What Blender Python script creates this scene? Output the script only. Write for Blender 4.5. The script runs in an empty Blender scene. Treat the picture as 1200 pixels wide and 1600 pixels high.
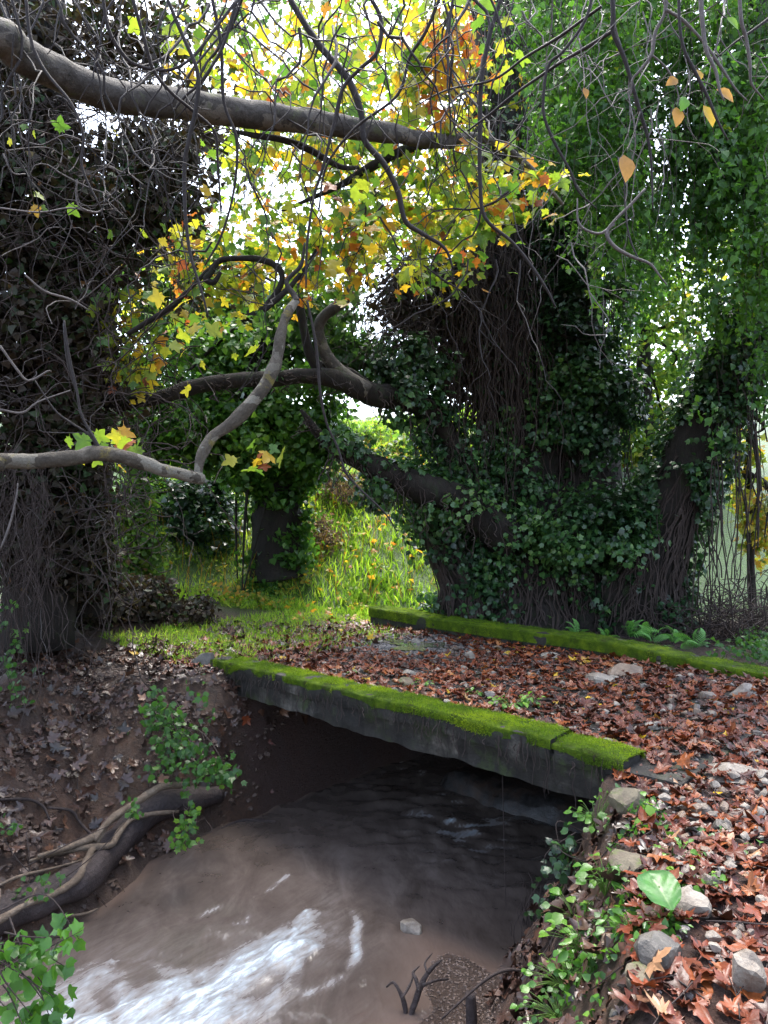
import bpy, bmesh, math, random
import numpy as np
from mathutils import Matrix, Vector

rng = np.random.default_rng(11)
random.seed(11)
SC = bpy.context.scene
COL = SC.collection

# ------------------------------------------------------------------ camera, world, sun, exposure
CAM = np.array([0.0, 0.0, 1.6])
F = 1155.0                       # focal length in photo pixels (1200 x 1600)
cd = bpy.data.cameras.new('camera')
cam = bpy.data.objects.new('camera', cd)
COL.objects.link(cam)
cam.location = CAM
cam.rotation_euler = (math.radians(90), 0, 0)
cd.sensor_fit = 'VERTICAL'
cd.sensor_height = 36.0
cd.lens = 36.0 * F / 1600.0
cd.clip_start = 0.05
cd.clip_end = 1500
SC.camera = cam

SUN_EL, SUN_AZ = math.radians(66), math.radians(4)   # azimuth from +Y, towards +X positive
W = bpy.data.worlds.new('World')
SC.world = W
W.use_nodes = True
nt = W.node_tree
nt.nodes.clear()
wo = nt.nodes.new('ShaderNodeOutputWorld')
bg = nt.nodes.new('ShaderNodeBackground')
hs = nt.nodes.new('ShaderNodeHueSaturation')
sk = nt.nodes.new('ShaderNodeTexSky')
sk.sky_type = 'NISHITA'
sk.sun_disc = False
sk.sun_elevation = SUN_EL
sk.sun_rotation = SUN_AZ
sk.air_density = 1.0
sk.dust_density = 3.0
sk.ozone_density = 1.0
hs.inputs['Saturation'].default_value = 0.75
bg.inputs['Strength'].default_value = 0.15
nt.links.new(sk.outputs[0], hs.inputs['Color'])
nt.links.new(hs.outputs[0], bg.inputs['Color'])
nt.links.new(bg.outputs[0], wo.inputs[0])

sd = bpy.data.lights.new('sun', 'SUN')
so = bpy.data.objects.new('sun', sd)
COL.objects.link(so)
sd.energy = 1.5
sd.angle = math.radians(25)
sd.color = (1.0, 0.97, 0.92)
_dir = Vector((math.sin(SUN_AZ) * math.cos(SUN_EL), math.cos(SUN_AZ) * math.cos(SUN_EL), math.sin(SUN_EL)))
so.rotation_euler = _dir.to_track_quat('Z', 'Y').to_euler()
so.location = (0, 30, 40)

SC.view_settings.view_transform = 'Standard'
SC.view_settings.look = 'None'
SC.view_settings.exposure = 2.5
SC.view_settings.gamma = 1.0
SC.view_settings.use_curve_mapping = False
SC.render.engine = 'CYCLES'
cy = SC.cycles
cy.max_bounces = 7
cy.diffuse_bounces = 4
cy.glossy_bounces = 3
cy.transmission_bounces = 4
cy.transparent_max_bounces = 6
cy.use_denoising = True
cy.denoiser = 'OPENIMAGEDENOISE'
cy.sample_clamp_indirect = 6.0
cy.caustics_reflective = False
cy.caustics_refractive = False

# ------------------------------------------------------------------ numeric helpers
def P(u, v, d):
    """photo pixel (1200 x 1600) at distance d along +Y"""
    return np.array([(u - 600.0) / F * d, d, 1.6 - (v - 800.0) / F * d])

_tab = np.random.default_rng(5).random((32, 32, 32)).astype(np.float64)
def vnoise(p):
    p = np.asarray(p, float)
    i = np.floor(p).astype(int)
    f = p - i
    f = f * f * (3 - 2 * f)
    r = 0
    for a in (0, 1):
        for b in (0, 1):
            for c in (0, 1):
                w = (f[..., 0] if a else 1 - f[..., 0]) * (f[..., 1] if b else 1 - f[..., 1]) * (f[..., 2] if c else 1 - f[..., 2])
                r = r + w * _tab[(i[..., 0] + a) % 32, (i[..., 1] + b) % 32, (i[..., 2] + c) % 32]
    return r * 2 - 1

def fbm(p, o=3):
    p = np.asarray(p, float)
    r, a = 0, 0.5
    for k in range(o):
        r = r + a * vnoise(p * 2 ** k + 7.3 * k)
        a *= 0.5
    return r

def n2(x, y, f, o=3, z=0.0):
    x = np.asarray(x, float); y = np.asarray(y, float)
    return fbm(np.stack([x * f, y * f, np.zeros_like(x) + z], -1), o)

def sst(a, b, x):
    q = np.clip((x - a) / (b - a), 0, 1)
    return q * q * (3 - 2 * q)

def unit(a):
    return a / (np.linalg.norm(a, axis=-1, keepdims=True) + 1e-9)

# bridge frame: A = right end of the near kerb, D along the kerb to the left end, N across to the far kerb
A = np.array([1.64, 4.74]); D = np.array([-0.7297, 0.6838]); N = np.array([0.6838, 0.7297])
def st(x, y):
    rx, ry = x - A[0], y - A[1]
    return rx * D[0] + ry * D[1], rx * N[0] + ry * N[1]
def xy(s, t):
    return A[0] + s * D[0] + t * N[0], A[1] + s * D[1] + t * N[1]

WATER = -1.45
def H(x, y):
    """height of the ground sheet"""
    x = np.asarray(x, float); y = np.asarray(y, float)
    s, t = st(x, y)
    top = -0.13 + 0.025 * n2(x, y, 1.3) + 0.012 * n2(x, y, 5.0)
    hill = np.clip(y - 12.3, 0, None)
    top = top + np.where(hill > 0, 6.3 * (1 - np.exp(-hill * 0.105)), 0) * (1 + 0.25 * n2(x, y, 0.25)) + 0.10 * sst(12, 15, y) * n2(x, y, 1.1)
    top = top + 0.35 * sst(6.0, 9.0, s) + 0.5 * sst(5, 12, x) + 0.3 * sst(9, 14, np.abs(x))
    tn = np.minimum(t, 0)
    k = sst(-0.45, -0.02, t)
    wob = 0.16 * n2(x, y, 1.4, 2, 3.0)
    srf = (1.06 + 0.43 * tn + wob) * (1 - k) + 0.5 * k
    srt = (0.0 + 0.45 * tn + 0.5 * wob) * (1 - k) + 0.22 * k
    slf = (4.15 + 0.42 * tn + wob) * (1 - k) + (3.92 + wob) * k
    w = (0.45 + 2.0 * sst(0.0, 1.6, -t)) * (1 - k) + 0.62 * k
    bed = -1.72 + 0.292 * (1.0 + .10 * n2(x, y, 2.0)) * np.exp(-(np.clip(s - srf, 0, None) / 0.95) ** 2.4) * (1 - k) * sst(-0.1, -0.6, t)
    rough = (1 - .6 * k)
    pr = np.clip((srf - s) / (srf - srt), 0, 1)
    zr = -1.62 + 1.49 * (0.6 * pr + 0.4 * pr * pr * (3 - 2 * pr)) + 0.10 * rough * n2(x, y, 3.5) * sst(0, .3, pr) * sst(1, .8, pr)
    pl = np.clip((s - slf) / w, 0, 1)
    zl = -1.62 + (top + 1.62) * (1 - (1 - pl) ** 1.7) + rough * sst(0, .12, pl) * sst(1, .9, pl) * (0.20 * n2(x, y, 1.1) + 0.16 * n2(x, y, 3.0) + 0.12 * n2(x, y, 7.0, 2))
    z = np.where(s < srf, np.where(pr >= 1, top, np.minimum(zr, top)), np.where(s > slf, np.where(pl >= 1, top, zl), bed + 0.03 * n2(x, y, 2.5)))
    z = np.where(s < srf, np.maximum(z, bed * (pr < 1) + (pr >= 1) * -9), z)
    far = sst(3.85, 4.5, t)
    return z * (1 - far) + top * far

def hit(u, v, lift=0.0):
    lo, hi = 1.6, 40.0
    for n in (300, 24):
        ds = np.linspace(lo, hi, n)
        x = (u - 600.0) / F * ds; z = 1.6 - (v - 800.0) / F * ds
        h = H(x, ds)
        s, t = st(x, ds)
        h = np.where((s > 0) & (s < 4.9) & (t > 0) & (t < 3.75), np.maximum(h, -0.10), h)
        i = int(np.argmax(z < h))
        if z[i] >= h[i]: i = n - 1
        lo, hi = ds[max(0, i - 1)], ds[i]
    return np.array([x[i], ds[i], z[i] + lift])

# ------------------------------------------------------------------ scene helpers
def tag(o, label=None, cat=None, group=None, kind=None):
    if label: o['label'] = label
    if cat: o['category'] = cat
    if group: o['group'] = group
    if kind: o['kind'] = kind
    return o

def thing(name, label, cat, loc, group=None):
    o = bpy.data.objects.new(name, None)
    COL.objects.link(o)
    o.location = [float(c) for c in loc]
    o.empty_display_size = 0.1
    return tag(o, label, cat, group)

def root_loc(o):
    r = np.zeros(3)
    while o is not None:
        r = r + np.array(o.location); o = o.parent
    return r

def make_mesh(name, V, T=None, Q=None, tint=None, smooth=True, attrs=None):
    V = np.ascontiguousarray(V, np.float32)
    me = bpy.data.meshes.new(name)
    T = np.zeros((0, 3), np.int32) if T is None else np.asarray(T, np.int32).reshape(-1, 3)
    Q = np.zeros((0, 4), np.int32) if Q is None else np.asarray(Q, np.int32).reshape(-1, 4)
    loops = np.concatenate([T.ravel(), Q.ravel()])
    me.vertices.add(len(V)); me.vertices.foreach_set('co', V.ravel())
    me.loops.add(len(loops)); me.loops.foreach_set('vertex_index', loops)
    nf = len(T) + len(Q)
    me.polygons.add(nf)
    starts = np.concatenate([np.arange(len(T)) * 3, len(T) * 3 + np.arange(len(Q)) * 4]).astype(np.int32)
    me.polygons.foreach_set('loop_start', starts)
    me.polygons.foreach_set('use_smooth', np.full(nf, smooth))
    al = dict(attrs or {})
    if tint is not None: al['tint'] = tint
    for k, a in al.items():
        at = me.attributes.new(k, 'FLOAT', 'POINT')
        at.data.foreach_set('value', np.ascontiguousarray(a, np.float32))
    me.update(calc_edges=True)
    return me

def link(name, me, mat, parent=None, kind=None):
    o = bpy.data.objects.new(name, me)
    COL.objects.link(o)
    if mat and not me.materials: me.materials.append(mat)
    if parent is not None: o.parent = parent
    if kind: o['kind'] = kind
    return o

def obj(name, V, T=None, Q=None, mat=None, parent=None, tint=None, smooth=True, kind=None, attrs=None):
    V = np.asarray(V, float)
    if parent is not None: V = V - root_loc(parent)
    return link(name, make_mesh(name, V, T, Q, tint, smooth, attrs), mat, parent, kind)

class Acc:
    def __init__(self): self.V, self.T, self.Q, self.c, self.n = [], [], [], [], 0
    def add(self, V, T=None, Q=None, tint=0.5):
        V = np.asarray(V, float).reshape(-1, 3)
        if T is not None and len(T): self.T.append(np.asarray(T).reshape(-1, 3) + self.n)
        if Q is not None and len(Q): self.Q.append(np.asarray(Q).reshape(-1, 4) + self.n)
        self.V.append(V); self.c.append(np.broadcast_to(np.asarray(tint, float), (len(V),))); self.n += len(V)
    def build(self, name, mat, parent=None, kind=None, smooth=True):
        if not self.n: return None
        T = np.concatenate(self.T) if self.T else None
        Q = np.concatenate(self.Q) if self.Q else None
        return obj(name, np.concatenate(self.V), T, Q, mat, parent, np.concatenate(self.c), smooth, kind)

def smooth_path(pts, rad, sub=5):
    p = np.asarray(pts, float); r = np.asarray(rad, float)
    if r.ndim == 0: r = np.full(len(p), float(r))
    if len(r) != len(p): r = np.interp(np.linspace(0, 1, len(p)), np.linspace(0, 1, len(r)), r)
    q = np.concatenate([[2 * p[0] - p[1]], p, [2 * p[-1] - p[-2]]])
    tt = (np.arange(sub) / sub)[None, :, None]
    a, b, c, d = q[:-3, None], q[1:-2, None], q[2:-1, None], q[3:, None]
    out = 0.5 * (2 * b + (c - a) * tt + (2 * a - 5 * b + 4 * c - d) * tt ** 2 + (3 * b - a - 3 * c + d) * tt ** 3)
    ro = r[:-1, None] * (1 - tt[..., 0]) + r[1:, None] * tt[..., 0]
    return np.concatenate([out.reshape(-1, 3), p[-1:]]), np.concatenate([ro.ravel(), r[-1:]])

def tube(pts, rad, sides=8, sub=5, rough=0.0, rf=6.0, cap=True):
    p, r = smooth_path(pts, rad, sub) if sub > 1 else (np.asarray(pts, float), np.broadcast_to(np.asarray(rad, float), (len(pts),)))
    k = len(p)
    tg = unit(np.gradient(p, axis=0))
    ref = np.array([0, 0, 1.0]) if abs(tg[0][2]) < 0.9 else np.array([1.0, 0, 0])
    u = np.zeros((k, 3))
    if sides <= 5: u = unit(np.cross(tg, np.array([.31, .87, .39])))
    else: u[0] = unit(np.cross(tg[0], ref))
    for i in range(1, k if sides > 5 else 1):
        w = u[i - 1] - tg[i] * np.dot(u[i - 1], tg[i])
        u[i] = w / (np.linalg.norm(w) + 1e-9)
    b = np.cross(tg, u)
    an = np.arange(sides) / sides * 2 * np.pi
    dirs = u[:, None] * np.cos(an)[None, :, None] + b[:, None] * np.sin(an)[None, :, None]
    V = p[:, None] + dirs * r[:, None, None]
    if rough:
        V = V + dirs * (r[:, None] * rough * fbm(V * rf, 3) * 2)[..., None]
    idx = np.arange(k * sides).reshape(k, sides)
    nx = np.roll(idx, -1, 1)
    Q = np.stack([idx[:-1], nx[:-1], nx[1:], idx[1:]], -1).reshape(-1, 4)
    V = V.reshape(-1, 3)
    T = np.zeros((0, 3), int)
    if cap:
        V = np.concatenate([V, [p[0]], [p[-1]]])
        a = np.arange(sides); a2 = (a + 1) % sides
        T = np.concatenate([np.stack([np.full(sides, k * sides), a2, a], -1), np.stack([np.full(sides, k * sides + 1), idx[-1][a], idx[-1][a2]], -1)])
    return V, T, Q

def px_path(pl, d0, d1=None):
    """photo-pixel polyline -> world points, distance running from d0 to d1 (or per-point lists)"""
    n = len(pl)
    dd = d0 if hasattr(d0, '__len__') else np.linspace(d0, d0 if d1 is None else d1, n)
    return np.array([P(u, v, d) for (u, v), d in zip(pl, dd)])

# ------------------------------------------------------------------ materials
def mat_new(name):
    m = bpy.data.materials.new(name); m.use_nodes = True
    t = m.node_tree; t.nodes.clear()
    out = t.nodes.new('ShaderNodeOutputMaterial')
    return m, t, out
def ramp(t, stops, interp='LINEAR'):
    r = t.nodes.new('ShaderNodeValToRGB'); e = r.color_ramp; e.interpolation = interp
    while len(e.elements) < len(stops): e.elements.new(0.5)
    for el, (p, c) in zip(e.elements, stops):
        el.position = p; el.color = (c[0], c[1], c[2], 1)
    return r
def noise_node(t, scale, detail=4, rough=0.6, vec=None, dist=0.0):
    n = t.nodes.new('ShaderNodeTexNoise'); n.inputs['Scale'].default_value = scale
    n.inputs['Detail'].default_value = detail; n.inputs['Roughness'].default_value = rough; n.inputs['Distortion'].default_value = dist
    if vec is not None: t.links.new(vec, n.inputs['Vector'])
    return n
def mixc(t, fac, a, b, mode='MIX'):
    m = t.nodes.new('ShaderNodeMix'); m.data_type = 'RGBA'; m.blend_type = mode
    for s, k in ((fac, 0), (a, 6), (b, 7)):
        if isinstance(s, (int, float)): m.inputs[k].default_value = s
        elif isinstance(s, tuple): m.inputs[k].default_value = (*s, 1)
        else: t.links.new(s, m.inputs[k])
    return m.outputs[2]
def geo_pos(t):
    return t.nodes.new('ShaderNodeNewGeometry').outputs['Position']
def attr(t, n):
    a = t.nodes.new('ShaderNodeAttribute'); a.attribute_name = n
    return a.outputs['Fac']
def bump(t, h, strength=0.5, dist=0.02):
    b = t.nodes.new('ShaderNodeBump'); b.inputs['Strength'].default_value = strength; b.inputs['Distance'].default_value = dist
    t.links.new(h, b.inputs['Height'])
    return b.outputs[0]
def pbsdf(t, col, rough=0.6, spec=0.4, normal=None):
    b = t.nodes.new('ShaderNodeBsdfPrincipled')
    if isinstance(col, tuple): b.inputs['Base Color'].default_value = (*col, 1)
    else: t.links.new(col, b.inputs['Base Color'])
    if isinstance(rough, (int, float)): b.inputs['Roughness'].default_value = rough
    else: t.links.new(rough, b.inputs['Roughness'])
    b.inputs['Specular IOR Level'].default_value = spec
    if normal is not None: t.links.new(normal, b.inputs['Normal'])
    return b
def mrange(t, src, a, b, c=0.0, d=1.0):
    m = t.nodes.new('ShaderNodeMapRange')
    m.inputs[1].default_value, m.inputs[2].default_value, m.inputs[3].default_value, m.inputs[4].default_value = a, b, c, d
    t.links.new(src, m.inputs[0])
    return m.outputs[0]

def leaf_mat(name, stops, trans=0.4, rough=0.45, spec=0.4, gain=1.6, mottle=18.0, mott=0.25, yellow=1.0):
    m, t, out = mat_new(name)
    r = ramp(t, stops); t.links.new(attr(t, 'tint'), r.inputs[0])
    nz = noise_node(t, mottle, 3, 0.6, geo_pos(t))
    c = mixc(t, mrange(t, nz.outputs[0], 0.35, 0.7, 0, mott), r.outputs[0], (0.02, 0.022, 0.01), 'MIX')
    b = pbsdf(t, c, rough, spec, bump(t, nz.outputs[0], 0.25, 0.01))
    if trans <= 0:
        t.links.new(b.outputs[0], out.inputs[0]); return m
    tr = t.nodes.new('ShaderNodeBsdfTranslucent')
    g = mixc(t, 1.0, c, (gain * yellow, gain, gain * 0.55), 'MULTIPLY')
    t.links.new(g, tr.inputs[0])
    mx = t.nodes.new('ShaderNodeMixShader'); mx.inputs[0].default_value = trans
    t.links.new(b.outputs[0], mx.inputs[1]); t.links.new(tr.outputs[0], mx.inputs[2]); t.links.new(mx.outputs[0], out.inputs[0])
    return m

M = {}
M['ivy'] = leaf_mat('ivy_leaf', [(0, (.014, .035, .018)), (.4, (.030, .085, .030)), (.75, (.065, .16, .045)), (1, (.13, .24, .06))], .3, .33, .55, 1.7)
M['ivy_bright'] = leaf_mat('ivy_bright_leaf', [(0, (.03, .09, .02)), (.5, (.06, .16, .025)), (1, (.15, .27, .04))], .4, .4, .45, 1.9)
M['curtain'] = leaf_mat('creeper_leaf', [(0, (.028, .08, .022)), (.5, (.065, .17, .026)), (.9, (.12, .27, .035)), (1, (.22, .28, .04))], .45, .42, .4, 1.9)
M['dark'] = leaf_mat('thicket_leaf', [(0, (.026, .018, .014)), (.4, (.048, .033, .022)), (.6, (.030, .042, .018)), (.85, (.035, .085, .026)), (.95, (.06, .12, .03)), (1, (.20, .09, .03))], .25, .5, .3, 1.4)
M['back'] = leaf_mat('far_tree_leaf', [(0, (.03, .07, .025)), (.5, (.05, .12, .03)), (.85, (.10, .17, .03)), (1, (.22, .24, .04))], .42, .45, .4, 1.9)
M['back_yellow'] = leaf_mat('far_yellow_leaf', [(0, (.06, .14, .03)), (.5, (.14, .22, .035)), (.8, (.30, .28, .04)), (1, (.45, .26, .04))], .5, .5, .35, 1.9)
M['plane'] = leaf_mat('plane_leaf', [(0, (.06, .15, .03)), (.25, (.14, .25, .035)), (.45, (.28, .34, .04)), (.62, (.46, .38, .04)), (.78, (.52, .30, .03)), (.90, (.45, .15, .03)), (1, (.26, .07, .03))], .52, .45, .45, 1.7, 25, .22)
M['litter'] = leaf_mat('fallen_leaf', [(0, (.040, .014, .013)), (.3, (.105, .024, .014)), (.55, (.19, .042, .016)), (.75, (.28, .080, .022)), (.9, (.33, .13, .045)), (.965, (.36, .20, .11)), (1, (.55, .34, .02))], .08, .38, .30, 1.2, 30, .4)
M['litter_dark'] = leaf_mat('old_fallen_leaf', [(0, (.03, .018, .016)), (.5, (.07, .032, .024)), (.85, (.13, .06, .035)), (1, (.26, .13, .08))], 0, .35, .5, 1.2, 30, .4)
M['weed'] = leaf_mat('weed_leaf', [(0, (.04, .12, .02)), (.5, (.09, .24, .025)), (1, (.20, .36, .04))], .4, .36, .5, 1.5, 40, .12)
M['broad'] = leaf_mat('broad_glossy_leaf', [(0, (.12, .24, .06)), (.06, (.045, .15, .025)), (.5, (.055, .19, .03)), (1, (.04, .14, .022))], .25, .36, .4, 1.5, 25, .1)
M['fern'] = leaf_mat('fern_leaf', [(0, (.07, .22, .04)), (1, (.16, .38, .09))], .35, .45, .4, 1.5, 30, .1)
M['grass'] = leaf_mat('grass_blade', [(0, (.09, .21, .02)), (.35, (.22, .40, .04)), (.7, (.38, .53, .07)), (.9, (.48, .51, .13)), (1, (.42, .33, .17))], .45, .5, .3, 1.6, 3, .2)
M['moss_tuft'] = leaf_mat('moss_tuft', [(0, (.05, .10, .006)), (.45, (.14, .245, .008)), (1, (.30, .40, .012))], .35, .7, .2, 1.6, 9, .4)
M['dry'] = leaf_mat('dry_brush_leaf', [(0, (.10, .07, .055)), (.5, (.17, .12, .09)), (1, (.28, .19, .12))], .3, .7, .2, 1.3)
M['autumn'] = leaf_mat('russet_leaf', [(0, (.10, .20, .03)), (.4, (.40, .33, .03)), (.75, (.55, .26, .04)), (1, (.38, .10, .03))], .5, .45, .4, 1.6, 25, .2)
M['tan_leaf'] = leaf_mat('tan_leaf', [(0, (.35, .18, .06)), (.6, (.45, .25, .08)), (1, (.55, .38, .05))], .45, .45, .4, 1.5, 30, .2)

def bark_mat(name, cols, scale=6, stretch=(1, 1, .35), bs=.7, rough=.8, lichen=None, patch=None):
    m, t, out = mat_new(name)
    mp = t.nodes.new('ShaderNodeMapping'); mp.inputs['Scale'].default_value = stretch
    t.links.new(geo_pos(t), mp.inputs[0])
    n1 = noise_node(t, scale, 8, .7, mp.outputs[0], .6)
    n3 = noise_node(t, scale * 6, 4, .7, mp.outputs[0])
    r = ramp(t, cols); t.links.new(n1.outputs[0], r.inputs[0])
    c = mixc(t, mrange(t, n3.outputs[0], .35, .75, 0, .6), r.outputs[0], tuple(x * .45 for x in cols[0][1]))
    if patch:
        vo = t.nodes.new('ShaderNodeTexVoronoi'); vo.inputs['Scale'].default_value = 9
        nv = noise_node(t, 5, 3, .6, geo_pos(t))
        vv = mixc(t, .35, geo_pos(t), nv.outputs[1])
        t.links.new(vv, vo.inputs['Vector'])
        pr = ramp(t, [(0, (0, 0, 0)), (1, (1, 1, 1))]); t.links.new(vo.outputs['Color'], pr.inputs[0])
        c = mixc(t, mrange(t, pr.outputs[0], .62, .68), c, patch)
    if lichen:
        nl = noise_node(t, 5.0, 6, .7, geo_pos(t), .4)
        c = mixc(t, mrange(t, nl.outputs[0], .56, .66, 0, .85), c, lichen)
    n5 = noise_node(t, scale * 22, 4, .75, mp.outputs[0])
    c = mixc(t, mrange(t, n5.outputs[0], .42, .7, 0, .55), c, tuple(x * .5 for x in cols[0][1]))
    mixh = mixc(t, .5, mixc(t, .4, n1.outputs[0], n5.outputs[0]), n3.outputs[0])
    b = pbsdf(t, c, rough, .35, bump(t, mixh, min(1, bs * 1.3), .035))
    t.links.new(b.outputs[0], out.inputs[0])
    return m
M['bark_plane'] = bark_mat('plane_bark', [(.3, (.038, .032, .028)), (.5, (.085, .074, .064)), (.72, (.16, .145, .13))], 7, (1, 1, 1), .9, .78, (.10, .11, .05), (.17, .15, .125))
M['bark_lichen'] = bark_mat('lichen_bark', [(.3, (.045, .036, .028)), (.5, (.10, .082, .06)), (.7, (.18, .155, .12))], 9, (1, 1, 1), .8, .8, (.24, .19, .03), (.22, .20, .16))
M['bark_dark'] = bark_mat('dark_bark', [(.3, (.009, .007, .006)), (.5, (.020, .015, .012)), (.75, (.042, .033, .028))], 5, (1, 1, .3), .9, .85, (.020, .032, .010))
M['twig'] = bark_mat('twig_bark', [(.3, (.020, .015, .015)), (.6, (.042, .033, .032)), (.8, (.10, .085, .083))], 12, (1, 1, 1), .3, .7)
M['twig_pale'] = bark_mat('pale_twig_bark', [(.3, (.09, .075, .07)), (.6, (.18, .155, .145)), (.8, (.28, .25, .24))], 12, (1, 1, 1), .3, .7)
M['vine'] = bark_mat('vine_bark', [(.3, (.030, .020, .018)), (.6, (.064, .045, .039)), (.8, (.135, .10, .088))], 10, (1, 1, .5), .3, .8)
M['root'] = bark_mat('root_bark', [(.3, (.10, .07, .048)), (.55, (.21, .155, .11)), (.75, (.32, .26, .195))], 8, (1, 1, 1), .6, .7)
M['log'] = bark_mat('wet_log_bark', [(.3, (.03, .022, .022)), (.55, (.075, .055, .052)), (.8, (.15, .115, .105))], 6, (1, 1, 1), .9, .45)
M['stem'] = bark_mat('green_stem', [(.3, (.06, .13, .02)), (.7, (.14, .24, .04))], 10, (1, 1, 1), .2, .5)

def stone_mat(name, c0, c1, rough=.55, moss=None):
    m, t, out = mat_new(name)
    g = geo_pos(t)
    n1 = noise_node(t, 14, 8, .68, g, .4); n3 = noise_node(t, 90, 4, .7, g)
    r = ramp(t, [(.3, c0), (.68, c1)]); t.links.new(n1.outputs[0], r.inputs[0])
    c = mixc(t, mrange(t, n3.outputs[0], .4, .75, 0, .5), r.outputs[0], tuple(x * .5 for x in c0))
    ns = noise_node(t, 4, 4, .65, g)
    c = mixc(t, mrange(t, ns.outputs[0], .45, .65, 0, .7), c, (.075, .048, .034))
    if moss:
        nm = noise_node(t, 9, 5, .7, g)
        c = mixc(t, mrange(t, nm.outputs[0], .5, .62, 0, .9), c, moss)
    b = pbsdf(t, c, rough, .45, bump(t, mixc(t, .4, n1.outputs[0], n3.outputs[0]), .6, .02))
    t.links.new(b.outputs[0], out.inputs[0])
    return m
M['stone_pale'] = stone_mat('pale_stone', (.14, .115, .09), (.34, .30, .25), .55)
M['stone_grey'] = stone_mat('grey_stone', (.045, .040, .034), (.135, .122, .105), .45)
M['stone_tan'] = stone_mat('tan_stone', (.12, .08, .055), (.27, .20, .145))
M['stone_moss'] = stone_mat('mossy_stone', (.07, .055, .038), (.18, .15, .095), .7, (.06, .085, .012))
M['gravel'] = stone_mat('gravel_stone', (.06, .05, .047), (.24, .215, .205), .35)
M['silt_gravel'] = stone_mat('silt_gravel', (.085, .058, .046), (.21, .15, .12), .6)
M['soil'] = stone_mat('soil_clod', (.035, .022, .017), (.10, .062, .046), .6)
M['rapid_rock'] = stone_mat('rapid_stone', (.018, .017, .017), (.055, .052, .052), .2)

def concrete():
    m, t, out = mat_new('weathered_concrete')
    g = geo_pos(t)
    n1 = noise_node(t, 1.7, 8, .7, g, .5); n3 = noise_node(t, 28, 6, .75, g); n4 = noise_node(t, 4.5, 6, .7, g)
    mp = t.nodes.new('ShaderNodeMapping'); mp.inputs['Scale'].default_value = (5, 5, .7); t.links.new(g, mp.inputs[0])
    ns = noise_node(t, 2.0, 6, .65, mp.outputs[0])
    r = ramp(t, [(.36, (.010, .009, .008)), (.54, (.028, .025, .021)), (.68, (.15, .135, .115))]); t.links.new(n1.outputs[0], r.inputs[0])
    c = mixc(t, mrange(t, ns.outputs[0], .42, .62, 0, .85), r.outputs[0], (.008, .007, .006))
    c = mixc(t, mrange(t, n3.outputs[0], .45, .75, 0, .6), c, (.035, .031, .027))
    c = mixc(t, mrange(t, n4.outputs[0], .52, .66, 0, .75), c, (.030, .045, .010))
    b = pbsdf(t, c, .75, .35, bump(t, mixc(t, .5, n4.outputs[0], n3.outputs[0]), .8, .03))
    t.links.new(b.outputs[0], out.inputs[0])
    return m
M['concrete'] = concrete()

def moss():
    m, t, out = mat_new('moss')
    g = geo_pos(t)
    n1 = noise_node(t, 7, 6, .7, g); n3 = noise_node(t, 120, 4, .8, g)
    r = ramp(t, [(.3, (.045, .040, .015)), (.46, (.06, .11, .007)), (.62, (.14, .21, .010)), (.75, (.22, .28, .015))]); t.links.new(n1.outputs[0], r.inputs[0])
    c = mixc(t, mrange(t, n3.outputs[0], .4, .7, .0, .6), r.outputs[0], (.02, .035, .006))
    b = pbsdf(t, c, .9, .15, bump(t, n3.outputs[0], 1.0, .02))
    t.links.new(b.outputs[0], out.inputs[0])
    return m
M['moss'] = moss()

def ground():
    m, t, out = mat_new('leafy_earth')
    g = geo_pos(t)
    n1 = noise_node(t, 2.2, 8, .7, g, .5); n2_ = noise_node(t, 22, 8, .75, g); n3 = noise_node(t, 75, 5, .75, g)
    soil = ramp(t, [(.3, (.040, .023, .017)), (.5, (.10, .056, .038)), (.7, (.20, .112, .074))]); t.links.new(n1.outputs[0], soil.inputs[0])
    c = mixc(t, mrange(t, n2_.outputs[0], .42, .68, 0, .8), soil.outputs[0], (.035, .024, .021))
    dirt = ramp(t, [(.35, (.04, .022, .017)), (.55, (.085, .045, .034)), (.75, (.15, .095, .075))]); t.links.new(n3.outputs[0], dirt.inputs[0])
    c = mixc(t, attr(t, 'road'), c, dirt.outputs[0])
    gr = ramp(t, [(.3, (.03, .06, .012)), (.6, (.07, .15, .02)), (.8, (.13, .22, .03))]); t.links.new(n2_.outputs[0], gr.inputs[0])
    c = mixc(t, attr(t, 'grass'), c, gr.outputs[0])
    sand = ramp(t, [(.3, (.06, .037, .028)), (.5, (.11, .072, .054)), (.72, (.19, .135, .105))]); t.links.new(n3.outputs[0], sand.inputs[0])
    c = mixc(t, attr(t, 'sand'), c, sand.outputs[0])
    rg = mrange(t, n2_.outputs[0], .3, .7, .16, .7)
    b = pbsdf(t, c, rg, .5, bump(t, mixc(t, .4, n2_.outputs[0], n3.outputs[0]), 1.0, .09))
    t.links.new(b.outputs[0], out.inputs[0])
    return m
M['ground'] = ground()

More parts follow.
